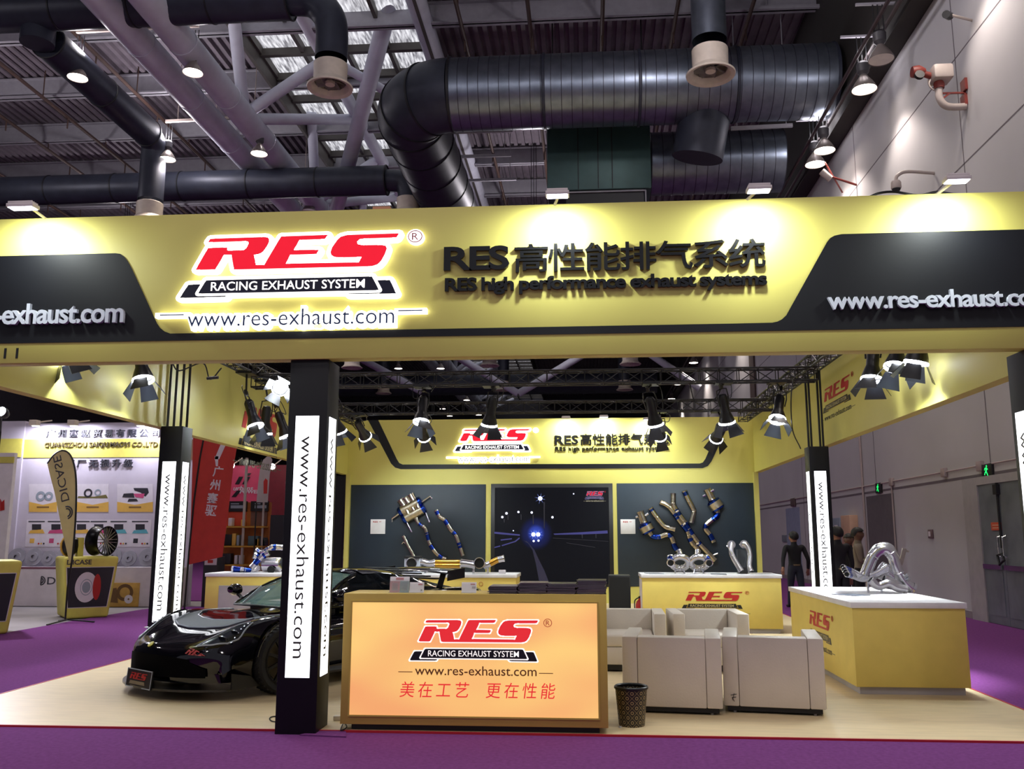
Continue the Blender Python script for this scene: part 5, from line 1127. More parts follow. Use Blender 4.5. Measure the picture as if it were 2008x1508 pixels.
for t in (0, 1):
    sgn = 2 * t - 1
    def sg(u, v):
        y0 = 1.5 + u * 1.77; a = Vector((sgn * ip([(1.6, .72), (2.2, .80), (2.8, .76), (3.4, .70)], y0), y0, .75 + .05 * u)); f = (y0 - 2.02) / 1.83
        b = rf_(max(f, 0) if f > 0 else 0, t) if y0 > 2.08 else ws(t, max(0, min(1, (y0 - 1.45) / .6)))
        p = a.lerp(b, v); p.x += sgn * .035 * math.sin(v * math.pi); return p
    surf(sg, 16, 5, 'side_window', M_sglass)
    MB().tube([CMX @ sg(k / 12, 0) for k in range(13)], .016, 8).build('door_top_rail', M_paint, car)
    def rq(u, v):
        f = .68 + .32 * u; b = rf_(f, t); y0 = b.y; a = Vector((sgn * (.70 - .06 * u), y0, .83 + .03 * u)); return a.lerp(b, v)
    surf(rq, 6, 4, 'rear_quarter', M_paint)
lv = MB()
for k in range(5): y = 2.95 + .15 * k; f = (y - 2.02) / 1.83; p = rf_(min(f * .93, 1), .5); lv.box(-.33, .33, y - .05, y + .03, p.z + .004, p.z + .02, M=CMX)
lv.build('engine_louvre', M_trim, car)
MB().box(-.6, .6, 1.5, 1.75, .66, .76, M=CMX).build('dashboard', M_trim, car, bevel=.02)
MB().lathe([(.15, 0), (.165, .012), (.18, 0), (.165, -.012), (.15, 0)], 24, CMX @ Matrix.Translation((.33, 1.82, .80)) @ Matrix.Rotation(-1.15, 4, 'X')).build('steering_wheel', M_trim, car)
for s in (-1, 1):
    st = MB(); st.box(s * .33 - .2, s * .33 + .2, 2.3, 2.42, .45, .98, M=CMX @ Matrix.Translation((0, 0, 0))); st.box(s * .33 - .2, s * .33 + .2, 1.95, 2.4, .35, .5, M=CMX); st.build('seat', M_trim, car, bevel=.03)
wp = [ws(.66, .03) + Vector((0, -.02, .03)), ws(.60, .35) + Vector((0, -.02, .025))]; MB().bar(CMX @ ws(.30, .02), CMX @ (ws(.26, .32) + Vector((0, -.02, .03))), .012, .03).build('wiper', M_vedge, car)
for s in (-1, 1):
    mr = MB().lathe([(.0, -.06), (.05, -.05), (.085, -.01), (.09, .03), (.085, .05), (0, .05)], 20, CMX @ Matrix.Translation((s * .92, 1.50, .88)) @ Matrix.Rotation(-math.pi / 2, 4, 'X') @ Matrix.Diagonal((1.15, .75, 1, 1))).build('door_mirror', M_paint, car)
    MB().tube([CMX @ Vector((s * .74, 1.52, .74)), CMX @ Vector((s * .82, 1.52, .81)), CMX @ Vector((s * .92, 1.51, .86))], .02, 8).build('mirror_arm', M_trim, mr)
for s in (-1, 1):
    MB().tube([CMX @ Vector((s * .885, 1.25, .16)), CMX @ Vector((s * .90, 2.8, .16))], .03, 8).build('sill', M_trim, car)
    MB().grid(lambda u, v: CMX @ Vector((s * (.885 + .02 * u), 2.45 + .3 * u, .45 + .22 * v + .06 * u)), 4, 4).build('side_intake', mat('intake_dark', '#030303', .9), car, fixn=False)
# rear wing
def wing(u, v):
    x = -.62 + 1.24 * u; a = 2 * math.pi * v; c = .125 * (1 - .3 * abs(2 * u - 1) ** 4); return Vector((x, 3.56 + c * math.cos(a), 1.075 - .03 * abs(2 * u - 1) ** 2 + .018 * math.sin(a) + .02 * math.cos(a)))
surf(wing, 20, 16, 'rear_wing', mat('carbon_wing', '#0b0c10', .15, coat=1.0))
for s in (-1, 1):
    MB().prism([(3.42, .95), (3.72, .98), (3.72, 1.10), (3.42, 1.07)], -.006, .006, CMX @ Matrix.Translation((s * .625, 0, 0)) @ frame((0, 1, 0), (0, 0, 1), (0, 0, 0))).build('wing_end_plate', M_paint, car)
    MB().bar(CMX @ Vector((s * .42, 3.48, .84)), CMX @ Vector((s * .45, 3.54, 1.06)), .015, .07).build('wing_strut', M_trim, car)
for s in (-1, 1): MB().lathe([(0, .02), (.055, .015), (.06, 0)], 20, CMX @ Matrix.Translation((s * .55, 3.98, .62)) @ Matrix.Rotation(-math.pi / 2, 4, 'X')).build('tail_lamp', M_red, car)
# =================================================================== RIGHT HALL WALL FITTINGS
def wy(px, py): return atx(px, py, XW)
M_dsteel = mat('brushed_door_steel', '#7c848c', .45, metal=.25, var=.2, scale=2)
M_dframe = mat('door_frame_grey', '#a8a6a8', .5)
d1 = MB(); yb, ym, ya = wy(1934, 1100).y, wy(1975, 1100).y, wy(2003, 940).y - .35; zt = wy(1934, 950).z
fr_ = MB(); yf = wy(1905, 1100).y
fr_.box(XW - .06, XW, yb, yf, 0, zt + .14); fr_.box(XW - .06, XW, ya - .12, yb, zt, zt + .14); fr_.box(XW - .06, XW, ya - .12, ya, 0, zt)
door = fr_.build('door_1', M_dframe); tag(door, kind='structure')
for a, b in ((ya, ym - .006), (ym + .006, yb)):
    l = MB().box(XW - .035, XW, a, b, .01, zt).build('door_leaf', M_dsteel, door)
    MB().box(XW - .09, XW - .06, a + .06, b - .06, wy(1950, 1111).z - .04, wy(1950, 1111).z + .04).build('push_bar', M_chr, l)
    MB().box(XW - .045, XW - .034, a + .1, b - .1, .15, .9).build('kick_plate', M_dsteel, l)
for dy in (.08, -.1): MB().tube([(XW - .035, ym + dy, 1.15), (XW - .09, ym + dy, 1.17), (XW - .09, ym + dy, 1.48), (XW - .035, ym + dy, 1.5)], .016, 8).build('pull_handle', M_chr, door)
lk = MB(); lk.tube([(XW - .06, ym + .02, zt), (XW - .06, ym + .02, 1.3)], .02, 8); lk.box(XW - .1, XW - .03, ym - .05, ym + .09, zt - .2, zt - .03); lk.build('lock_rod', M_dark, door)
MB().tube([(XW - .1, ym + .12, 1.18), (XW - .12, ym + .02, 1.02), (XW - .1, ym - .12, 1.1), (XW - .1, ym - .05, 1.2)], .022, 8, closed=True).build('chain_lock', M_dark, door)
a, b = wy(1950, 1040), wy(1967, 1024); MB().box(XW - .05, XW - .034, b.y, a.y, a.z, b.z).build('red_notice', mat('notice_orange', '#d8603c', .5), door)
mb = MB(); [mb.box(XW - .054, XW - .05, b.y + .06, a.y - .06, a.z + f * (b.z - a.z), a.z + (f + .1) * (b.z - a.z)) for f in (.25, .6)]; mb.build('notice_line', mat('notice_cream', '#e8c8a8', .5), door)
d2 = MB().box(XW - .01, XW + .004, wy(1761, 1100).y, wy(1707, 1100).y, 0, wy(1707, 973).z).build('door_2', mat('dark_doorway_grey', '#605c60', .7)); tag(d2, kind='structure')  # flush dark grey sheet standing in for the dark opening
d3 = MB().box(XW - .01, XW + .004, wy(1573, 1100).y, wy(1546, 1100).y, 0, wy(1546, 997).z).build('door_3', mat('pale_blue_door', '#8e98b0', .6)); tag(d3, kind='structure')
def exit_sign(px, py, l):
    p = wy(px, py); t = thing('exit_sign', l, 'exit sign', (XW, p.y, p.z)); w, h = .2, .12
    MB().box(XW - .05, XW, p.y - w, p.y + w, p.z - h, p.z + h).build('case', M_dark, t, bevel=.005)
    g = MB(); X = XW - .052; gx = frame((0, -1, 0), (0, 0, 1), (X, p.y, p.z))
    g.lathe([(0, 0), (.022, 0)], 10, gx @ Matrix.Translation((.02, .075, .001)))
    for a, b, w_ in (((.015, .05), (-.01, -.01), .035), ((-.01, -.01), (.03, -.06), .022), ((.03, -.06), (.05, -.09), .02), ((-.01, -.01), (-.05, -.03), .022), ((-.05, -.03), (-.08, -.07), .02), ((.01, .04), (.06, .02), .016), ((.01, .04), (-.05, .045), .016), ((-.05, .045), (-.07, .01), .016)):
        d = Vector((b[0] - a[0], b[1] - a[1])); q = Vector((-d.y, d.x)).normalized() * w_ / 2; a_ = Vector(a); b_ = Vector(b); g.prism([a_ - q, b_ - q, b_ + q, a_ + q], 0, .002, gx)
    g.build('running_figure', mat('exit_green', '#20e060', .4, es=2, ec='#20e868'), t)
exit_sign(1940, 923, 'green running man exit sign above the steel double door')
exit_sign(1725.5, 957, 'small green exit sign above the dark grey doorway, beside the vertical pipe')
p = wy(1557, 984); tag(MB().box(XW - .06, XW, p.y - .3, p.y + .3, p.z - .15, p.z + .12).build('wall_sign', mat('brown_wall_sign', '#5a4a48', .6), bevel=.01), 'small brown sign box above the pale blue door behind the booth', 'sign')
M_cond = mat('conduit_paint', '#a89a98', .5)
cd = thing('conduit', 'thin painted conduit running along the white hall wall above the doors', 'conduit', (XW, 20, 2.78))
zc_ = wy(1640, 964).z; MB().tube([(XW - .03, 12, zc_), (XW - .03, 46, zc_)], .016, 8).build('pipe', M_cond, cd)
for px in (1480 * 0 + 1927, 1750, 1855): y = wy(px, 930).y; MB().box(XW - .07, XW, y - .1, y + .1, zc_ - .1, zc_ + .08).build('junction_box', M_cond, cd, bevel=.01)
y = wy(1754, 1000).y; o = MB().tube([(XW - .03, y, zc_), (XW - .03, y, 0)], .02, 8).build('conduit_drop', M_cond); tag(o, 'thin vertical conduit beside the dark grey doorway', 'conduit')
y = wy(1697, 1000).y; o = MB().tube([(XW - .03, y, 5.9), (XW - .03, y, 0)], .03, 8).build('wall_downpipe', M_cond); tag(o, 'vertical pipe on the wall left of the dark grey doorway', 'pipe')
t = thing('fuse_box', 'grey and beige electrical cabinet on the hall wall behind the standing people', 'electrical cabinet', (XW, 25, 1.4))
a, b, c_ = wy(1649, 1040), wy(1664, 1015), wy(1682, 1014); MB().box(XW - .25, XW, b.y, a.y, .95, b.z).build('grey_half', mat('fuse_grey', '#7d8798', .5), t, bevel=.01); MB().box(XW - .22, XW, c_.y, b.y - .02, .95, b.z + .05).build('beige_half', mat('fuse_beige', '#c09c84', .5), t, bevel=.01)
mb = MB(); [mb.box(XW - .255, XW - .25, b.y + .2 + k * .45, b.y + .5 + k * .45, b.z - .35, b.z - .2) for k in range(2)]; mb.build('window', M_w2, t)
p = wy(1827, 1047); t = thing('wall_switch', 'small dark switch box on the white hall wall between the doors', 'switch', (XW, p.y, p.z)); MB().box(XW - .04, XW, p.y - .11, p.y + .11, p.z - .09, p.z + .09).build('plate', mat('switch_plate', '#6d5a5c', .5), t, bevel=.008); MB().box(XW - .05, XW - .04, p.y - .04, p.y + .05, p.z - .05, p.z + .05).build('button', M_w2, t)
p = wy(1539, 1056); tag(MB().box(XW - .03, XW, p.y - .35, p.y + .35, p.z - .12, p.z + .12).build('wall_notice', mat('notice_grey_green', '#777f88', .6)), 'small grey notice on the far hall wall beside the walking man', 'notice')
# --- water cannon, cameras
M_rust = mat('red_oxide', '#7a2f28', .5, var=.2)
M_pipew = mat('white_pipe', '#b5aaa4', .5)
Yc = 15.9
def ag(px, py, Y=Yc): return aty(px, py, Y)
t = thing('water_cannon', 'white and red fire water cannon on a bent pipe bracket high on the white wall', 'water cannon', ag(1890, 200))
MB().tube(spline([ag(1894, 209), ag(1868, 210), ag(1852, 206), ag(1842, 192), ag(1841, 172)], 6), .065, 14).build('bent_pipe', M_pipew, t)
s_ = MB(); s_.bar(ag(1894, 182), ag(1846, 183), .03); s_.bar(ag(1845, 196), ag(1862, 183), .03); s_.build('bracket', M_rust, t)
for yy in (167, 197): p = wy(1893, yy); MB().box(XW - .05, XW, p.y - .1, p.y + .1, p.z - .12, p.z + .1).build('wall_plate', M_rust, t)
p = ag(1841, 166); MB().lathe([(0, -.08), (.09, -.08), (.1, 0), (.08, .06), (0, .06)], 18, Matrix.Translation(p)).build('swivel', M_rust, t)
p = ag(1845, 148); MB().box(p.x - .19, p.x + .17, p.y - .2, p.y + .2, p.z - .13, p.z + .15).build('motor_box', M_pipew, t, bevel=.05, seg=2)
MB().tube([ag(1828, 150), ag(1812, 145), ag(1806, 143)], .06, 12).build('nozzle_arm', M_rust, t)
MB().lathe([(0, -.12), (.1, -.12), (.12, 0), (.1, .05), (.06, .12), (0, .12)], 18, frame((0, 1, 0), (0, 0, 1), ag(1801, 141))).build('nozzle', M_rust, t)
MB().lathe([(.0, -.03), (.085, -.03), (.085, .03), (0, .03)], 16, frame((1, 0, 0), (0, .2, 1), ag(1803, 147, 15.6))).build('nozzle_ring', M_dark, t)
MB().tube(spline([ag(1826, 152), ag(1822, 166), ag(1830, 176), ag(1842, 178)], 5), .015, 6).build('hose', M_pipew, t)
def camera_(l, px, py, Y, r):
    p = ag(px, py, Y); t = thing('security_camera', l, 'camera', p)
    MB().lathe([(0, r), (r * .8, r * .95), (r, r * .6), (r, -r * .5), (r * .9, -r * .7)], 20, Matrix.Translation(p)).build('housing', M_pipew, t); MB().lathe([(r * .88, -r * .6), (r * .7, -r * 1.1), (0, -r * 1.35)], 20, Matrix.Translation(p)).build('dome', M_dark, t)
    MB().tube(spline([p + Vector((0, 0, r)), p + Vector((.05, 0, r * 2.2)), p + Vector((.25, 0, r * 2.9)), Vector((XW, p.y, p.z + r * 2.4))], 6), .035, 8).build('arm', M_pipew, t)
camera_('domed security camera on a curved arm low on the wall, just above the sign', 1757, 364, 17.6, .1)
p = ag(1855, 28, 15.2); t = thing('security_camera', 'small dark camera at the top of the white wall, above the water cannon', 'camera', p)
MB().tube([p, p + Vector((.15, .2, .08))], .07, 12).build('housing', M_dark, t); MB().tube([p + Vector((.1, .1, .05)), Vector((XW, p.y + .2, p.z - .02))], .025, 8).build('arm', M_pipew, t)
p = ag(1619, 343, 22.5); t = thing('security_camera', 'white bullet camera on a strut by the lamp pool above the sign', 'camera', p)
MB().tube([p + Vector((-.1, 0, .1)), p + Vector((.12, 0, -.12))], .09, 12).build('housing', M_pipew, t); b = MB(); b.tube([p, Vector((XW, 22.5, p.z - .3))], .03, 8); b.tube([p + Vector((0, 0, .35)), p + Vector((.4, 0, -.5))], .02, 6); b.build('arm', M_rust, t)
o = MB().tube(spline([(2.3, 7.07, ZT + .01), (2.4, 7.08, ZT + .05), (2.52, 7.08, ZT + .055), (2.7, 7.08, ZT + .02), (2.85, 7.08, ZT + .045), (3.0, 7.08, ZT + .015), (3.1, 7.08, ZT + .01)], 6), .01, 6).build('cable', M_can); tag(o, 'black cable lying along the top edge of the sign near its right end', 'cable')
p = atx(1478, 745, XW); tag(MB().box(XW - .08, XW, p.y - .5, p.y + .5, p.z - 1.2, p.z + 1.2).build('wall_board', mat('brown_board', '#4d3c38', .7)), 'tall brown board on the far hall wall, seen through the front truss', 'board')
# =================================================================== PEOPLE
M_skin = mat('skin', '#9a6f58', .55); M_skin2 = mat('skin_dark', '#6a4a3a', .55); M_hair = mat('black_hair', '#0e0c0c', .6)
M_blkc = mat('black_cloth', '#101014', .85); M_jean = mat('dark_denim', '#1e2433', .85); M_beige = mat('beige_shirt', '#7d7264', .85); M_shoe = mat('dark_shoe', '#17140f', .6); M_belt = mat('belt_leather', '#6a5a40', .5); M_suit = mat('dark_suit', '#15151b', .8); M_trous = mat('dark_trousers', '#121218', .85)
def person(label, x, y, face, h, mats, larm, rarm, stride=0.0, bend=0.0):
    """mats: skin, top, trousers, shoes.  face = heading angle (0 = towards -y). arms: (elbow, hand) offsets in body axes (x right of the body, y forward, z up), as fractions of height from the shoulder"""
    sk, tp, tr_, sh = mats; g = .002
    t = thing('person', label, 'person', (x, y, g), face)
    V = []; E = []; Rd = []; Mi = []
    def node(p, r, par=None, mi=0):
        V.append(Vector(p) * h); Rd.append(r * h)
        if par is not None: E.append((par, len(V) - 1)); Mi.append((par, len(V) - 1, mi))
        return len(V) - 1
    pel = node((0, 0, .53), .078); wa = node((0, -.005, .60), .076, pel, 1); ch = node((0, .0, .72), .092, wa, 1); nb = node((0, 0, .805), .06, ch, 1); nk = node((0, -.004, .845), .034, nb, 0)
    hd = node((0, -.012, .885), .05, nk, 0); hm = node((0, -.014, .93), .058, hd, 0); ht = node((0, -.006, .972), .042, hm, 0)
    node((0, -.075, .915), .012, hm, 0)
    for s in (-1, 1): node((s * .063, 0, .92), .012, hm, 0)
    for s, arm in ((-1, larm), (1, rarm)):
        shd = node((s * .105, 0, .79), .042, ch, 1); S = Vector((s * .125, 0, .785)); e = S + Vector(arm[0]); w = S + Vector(arm[1])
        n1 = node(S, .038, shd, 1); n2 = node(e, .028, n1, 1); n2b = node(e.lerp(w, .85), .022, n2, 1); n3 = node(w, .019, n2b, 0)
        d = (w - e).normalized(); sdv = d.cross(Vector((0, 1, 0)) if abs(d.y) < .9 else Vector((1, 0, 0))).normalized(); pm_ = node(w + d * .035, .02, n3, 0)
        for k in range(4): a1 = node(w + d * .06 + sdv * (k - 1.5) * .011, .0062, pm_, 0); node(w + d * (.085 + .006 * (1.5 - abs(k - 1.5))) + sdv * (k - 1.5) * .012 + Vector((0, -.006, -.004)), .0055, a1, 0)
        th = node(w + d * .03 + sdv * .022, .007, n3, 0); node(w + d * .055 + sdv * .03, .006, th, 0)
    for s in (-1, 1):
        st = s * stride; hp = node((s * .05, 0, .505), .066, pel, 2); kn = node((s * .052, -st * .5, .285 ), .043, hp, 2); kf = max(0, -st) * .35
        an = node((s * .055, -st + kf * .2, .05 + kf * .4), .03, kn, 2); fb = node((s * .055, -st + kf * .2 + .0, .02 + kf * .3), .024, an, 3); node((s * .06, -st - .085 + kf * .2, .016 + kf * .05), .02, fb, 3)
    me = bpy.data.meshes.new('body'); me.from_pydata([tuple(v) for v in V], E, []); o = bpy.data.objects.new('body', me); COL.objects.link(o)
    md = o.modifiers.new('s', 'SKIN'); md.use_smooth_shade = True
    for i, sv in enumerate(me.skin_vertices[0].data): sv.radius = (Rd[i], Rd[i] * (.72 if i in (wa, ch, nb, pel) else 1)); sv.use_root = (i == pel)
    sb = o.modifiers.new('d', 'SUBSURF'); sb.levels = 2; sb.render_levels = 2
    bpy.context.view_layer.update(); nm = bpy.data.meshes.new_from_object(o.evaluated_get(bpy.context.evaluated_depsgraph_get())); o.modifiers.clear(); o.data = nm
    for m_ in (sk, tp, tr_, sh): nm.materials.append(m_)
    for p in nm.polygons:
        best = 1e9; c = p.center
        for a, b, mi in Mi:
            A, B = V[a], V[b]; ab = B - A; u = max(0, min(1, (c - A).dot(ab) / (ab.length_squared + 1e-9))); d = (c - A - ab * u).length - (Rd[a] * (1 - u) + Rd[b] * u)
            if d < best: best = d; p.material_index = mi
        p.use_smooth = True
        if p.material_index in (1, 2) and abs(c.x) < .11 * h: p.material_index = 1 if c.z > .545 * h else 2
    o.parent = t
    hb = MB()
    def hairf(u, v):
        a = u * 2 * math.pi; el = v * (1.55 + .75 * (.5 - .5 * math.cos(a + math.pi)) if False else v * 0 + (1.35 + .75 * max(0, math.cos(a)) ) * 1.0)
        el = v * (1.25 + 1.0 * max(0, math.cos(a)) ** .5)
        return Vector((math.sin(el) * math.sin(a) * .067, math.sin(el) * math.cos(a) * .074 - .004, .93 + math.cos(el) * .072)) * h
    hb.grid(hairf, 24, 8); hb.build('hair', M_hair, t, world=False)
    for s in (-1, 1): MB().lathe([(0, .004 * h), (.006 * h, 0)], 8, frame((1, 0, 0), (0, 0, 1), Vector((s * .024, -.07, .934)) * h)).build('eye', M_dark, t, world=False)
    MB().box(-.02 * h, .02 * h, -.068 * h, -.062 * h, .889 * h, .894 * h).build('mouth', mat('lips', '#6e3d36', .5), t, world=False)
    bl = MB().lathe([(.0805 * h, .0), (.083 * h, .004), (.083 * h, .03), (.0805 * h, .034)], 24, Matrix.Translation((0, 0, .545 * h)) @ Matrix.Diagonal((1.02, .78, 1, 1))); bl.build('belt', M_belt, t, world=False)
    return t
H_ = (.02, 0, -.17), (.03, -.02, -.31)
p = atz(1569, 1192, 0)
person('person in black shirt and dark jeans walking away along the hall wall, seen from behind', p.x - .06, p.y, R(180) + R(12), 1.6, (M_skin, M_blkc, M_jean, M_shoe), ((-.05, .03, -.16), (-.07, -.03, -.29)), ((.06, .05, -.15), (.09, .10, -.27)), .10)
p = aty(1642, 1051, 16.4)
person('person in dark suit standing with his back turned, right of the lit pillar', p.x, p.y, R(200), 1.67, (M_skin, M_suit, M_trous, M_shoe), ((-.035, .0, -.17), (-.04, -.03, -.31)), ((.035, 0, -.17), (.04, -.03, -.31)), .02)
p = aty(1681, 1051, 17.3)
person('person in beige shirt with folded arms, looking to the right', p.x, p.y, R(75), 1.66, (M_skin2, M_beige, M_trous, M_shoe), ((-.03, -.02, -.16), (.05, -.10, -.14)), ((.03, -.02, -.16), (-.04, -.11, -.13)), .02)
p = aty(1664, 1051, 18.2)
person('shorter person in dark clothes half hidden between the suit and the beige shirt', p.x, p.y, R(-20), 1.55, (M_skin2, M_blkc, M_trous, M_shoe), ((-.03, 0, -.17), (-.03, -.03, -.31)), ((.03, 0, -.17), (.03, -.03, -.31)), .02)
# =================================================================== NEIGHBOURING BOOTHS ON THE LEFT
M_lil = mat('lilac_white_board', '#c3bccb', .6, var=.03)
M_lil2 = mat('pale_lilac_ledge', '#d5ced4', .55)
M_ygr = mat('pale_yellow_band', '#d8cf62', .55)
YD = 19.6
def d_(px, py, Y=YD): return aty(px, py, Y)
xa, xb = d_(36, 1000).x, d_(379, 1000).x; ztp = d_(180, 829).z
nb_ = thing('neighbour_booth_wall', 'lilac white wall of the neighbouring booth with a yellow band and black lettering', 'wall panel', ((xa + xb) / 2, YD, 0))
MB().box(xa, xb, YD, YD + .15, 0, ztp).build('panel', M_lil, nb_)
MB().box(xa - .01, d_(308, 900).x + .6, YD - .012, YD, d_(180, 897).z, d_(180, 861).z).build('yellow_band', M_ygr, nb_)
MB().box(d_(340, 880).x, xb, YD - .02, YD, d_(350, 902).z, d_(350, 862).z).build('brown_band', mat('brown_band', '#8a6248', .6), nb_)
MB().box(xa - 3.2, xa, YD - .05, YD + .1, 0, ztp + .05).build('side_panel', M_lil, nb_); MB().box(xa - 3.2, xa - .02, YD - .065, YD - .05, d_(10, 897).z, d_(10, 861).z).build('yellow_band', M_ygr, nb_)
def dt(body, a, b, ytop, m=M_letter, Y=YD, ext=.03, off=.012, par=nb_, nm='lettering', **k):
    p = d_(*a, Y); q = d_(*b, Y); t_ = d_(a[0], ytop, Y); return lettering(nm, body, m, par, (p.x, Y, p.z), (1, 0, 0), (0, 0, 1), w=q.x - p.x, h=t_.z - p.z, ext=ext, off=off, **k)
M_l2 = mat('grey_black_letter', '#3a3a44', .5)
dt('广州赛驱贸易有限公司', (91, 859), (313, 858), 843, M_l2, sp=1.5); dt('GUANGZHOU SAIQU MAOYI CO.,LTD', (88, 879), (309, 878), 868, mat('brown_letter', '#5d5238', .5), Y=YD - .012)
dt('原厂无损升级', (128, 917), (261, 916), 901, M_l2, sp=1.45)
M_pg = mat('poster_yellow', '#d9ac4e', .5); M_pw = mat('poster_white', '#d6d0da', .5); M_pk = mat('poster_pink', '#c04878', .5); M_pd = mat('poster_dark', '#23222c', .5); M_pr = mat('poster_grey', '#8d97a4', .5); M_pt = mat('poster_teal', '#5aa6b6', .5)
FD = lambda Y: frame((1, 0, 0), (0, 0, 1), (0, Y, 0))
def dz_(px, py): v = d_(px, py, YD); return (v.x, v.z)
def pol(name, pts, m, par, dd=(0.0, .004)): return MB().prism([dz_(*c) for c in pts], dd[0], dd[1], FD(YD)).build(name, m, par)
def disc(cx_, cy_, r, m, par, name, hole=0.0, d0=.004, d1=.008):
    x, z = dz_(cx_, cy_); rr = r * .0112; pr = [(rr * hole, d0), (rr * hole, d1), (rr, d1), (rr, d0)] if hole else [(0, d1), (rr, d1), (rr, d0)]
    return MB().lathe(pr, 20, FD(YD) @ Matrix.Translation((x, z, 0))).build(name, m, par)
for x0, x1, l, kind in ((57, 112, 'left wall poster with silver discs, partly behind the feather flag', 0), (151, 213, 'middle wall poster with black and silver wheels', 1), (230, 300, 'right wall poster with pink and black brake pads', 2)):
    t = thing('wall_poster', l, 'poster', d_((x0 + x1) / 2, 1004))
    pol('sheet', [(x0, 1004), (x1, 1004), (x1, 949), (x0, 949)], M_pw, t); xm = (x0 + x1) / 2
    pol('yellow_footer', [(x0, 1004), (x1, 1004), (x1, 984), (xm, 990), (x0, 984)], M_pg, t, (.004, .006)); pol('caption', [(xm - 12, 996), (xm + 12, 996), (xm + 12, 993), (xm - 12, 993)], mat('caption_brown', '#7a5a30', .6), t, (.006, .008))
    if kind == 0: disc(80, 973, 10, M_pr, t, 'picture_disc', .5); disc(96, 973, 9, M_pr, t, 'picture_disc', .5)
    elif kind == 1: disc(173, 967, 9, M_pd, t, 'picture_wheel', .6); disc(192, 966, 7, M_pr, t, 'picture_wheel', .6); pol('picture_parts', [(152, 977), (212, 977), (208, 970), (185, 974), (154, 973)], mat('poster_olive', '#6a6232', .5), t, (.004, .006))
    else: pol('picture_pad', [(262, 957), (290, 957), (292, 966), (285, 974), (276, 966), (264, 962)], M_pd, t, (.004, .006)); pol('picture_pad', [(262, 968), (284, 968), (281, 977), (266, 975)], M_pk, t, (.006, .007)); pol('picture_pad', [(240, 975), (243, 968), (262, 967), (264, 976)], M_pd, t, (.007, .008)); pol('picture_pad', [(250, 984), (253, 978), (268, 978), (271, 983)], M_pd, t, (.004, .006))
t = thing('product_chart', 'wide white chart with six small product pictures below the posters', 'poster', d_(170, 1072)); pol('sheet', [(49, 1072), (294, 1072), (297, 1019), (53, 1019)], M_pw, t)
for k, (cx_, c_) in enumerate(((72, M_pg), (110, M_pk), (160, M_pg), (194, M_pk), (233, M_pt), (275, M_pd))):
    pol('picture', [(cx_ - 9, 1039), (cx_ + 9, 1039), (cx_ + 9, 1028), (cx_ - 9, 1028)], M_pd, t, (.004, .006)); pol('picture', [(cx_ - 16, 1046), (cx_ + 16, 1046), (cx_ + 12, 1038), (cx_ - 12, 1040)], c_ if k < 4 else M_pt, t, (.006, .007)); pol('picture', [(cx_ - 14, 1065), (cx_ - 5, 1065), (cx_ - 4, 1056), (cx_ - 13, 1056)], c_, t, (.004, .006)); pol('heading', [(cx_ - 16, 1024), (cx_ + 16, 1024), (cx_ + 16, 1021.5), (cx_ - 16, 1021.5)], M_l2, t, (.004, .006))
    for j, cc in enumerate((M_red, M_pg, M_pd)): disc(cx_ + 4 + j * 5, 1066, 1.8, cc, t, 'colour_dot')
led = thing('booth_ledge', 'long pale lilac ledge along the foot of the neighbouring booth wall', 'ledge', d_(180, 1190)); zl = d_(180, 1109).z - .02
MB().box(xa - 3.2, xb, YD - .55, YD - .067, 0, zl).build('ledge_body', M_lil2, led); MB().box(xa - 3.2, d_(160, 1109).x, YD - .556, YD - .5, zl - .04, zl + .004).build('edge_strip', mat('edge_mauve', '#7a4a5a', .6), led)
q0 = d_(73, 1148, YD - .55); q1 = d_(140, 1148, YD - .55); mb = MB(); letters(mb, 'DICASE', frame((1, 0, 0), (0, 0, 1), (q0.x + .22, YD - .551, q0.z + .02)), w=.95, h=.16, ext=.004, off=.01)
for r in (.05, .09): mb.tube([(q0.x + .08, YD - .555, q0.z + .1 - r), (q0.x + .08, YD - .555, q0.z + .1 + r)] + [(q0.x + .08 + r * math.sin(a), YD - .555, q0.z + .1 + r * math.cos(a)) for a in [math.pi * k / 10 for k in range(11)]], .012, 6)
mb.build('lettering', M_l2, led, fixn=False)
M_dsc = mat('brake_disc_steel', '#8d8b94', .45, metal=.3, var=.1)
for k, px in enumerate((3, 33, 67, 96, 126, 222, 254, 290)):
    p = d_(px, 1092, YD - .14); t = thing('brake_disc', ['brake disc at the left edge of the photo on the ledge', 'large brake disc second from the left on the ledge', 'brake disc with a raised hat left of the small one on the ledge', 'small brake disc left of the feather flag on the ledge', 'brake disc behind the feather flag on the ledge', 'brake disc just right of the alloy wheel on the ledge', 'brake disc with a shiny bell, second right of the wheel', 'brake disc beside the lit pillar on the ledge'][k], 'brake disc', (p.x, YD - .14, zl), group='brake discs on the ledge')
    r = .20 if k % 3 != 0 else .17; M = frame((1, 0, 0), (0, .25, 1), (p.x, YD - .14, zl + r + .006))
    MB().lathe([(r * .55, 0), (r, 0), (r, .02), (r * .55, .02)], 32, M).build('rotor', M_dsc, t); MB().lathe([(r * .2, .05), (r * .5, .05), (r * .55, .02), (r * .55, 0), (r * .2, 0)], 28, M).build('hat', M_dsc, t)
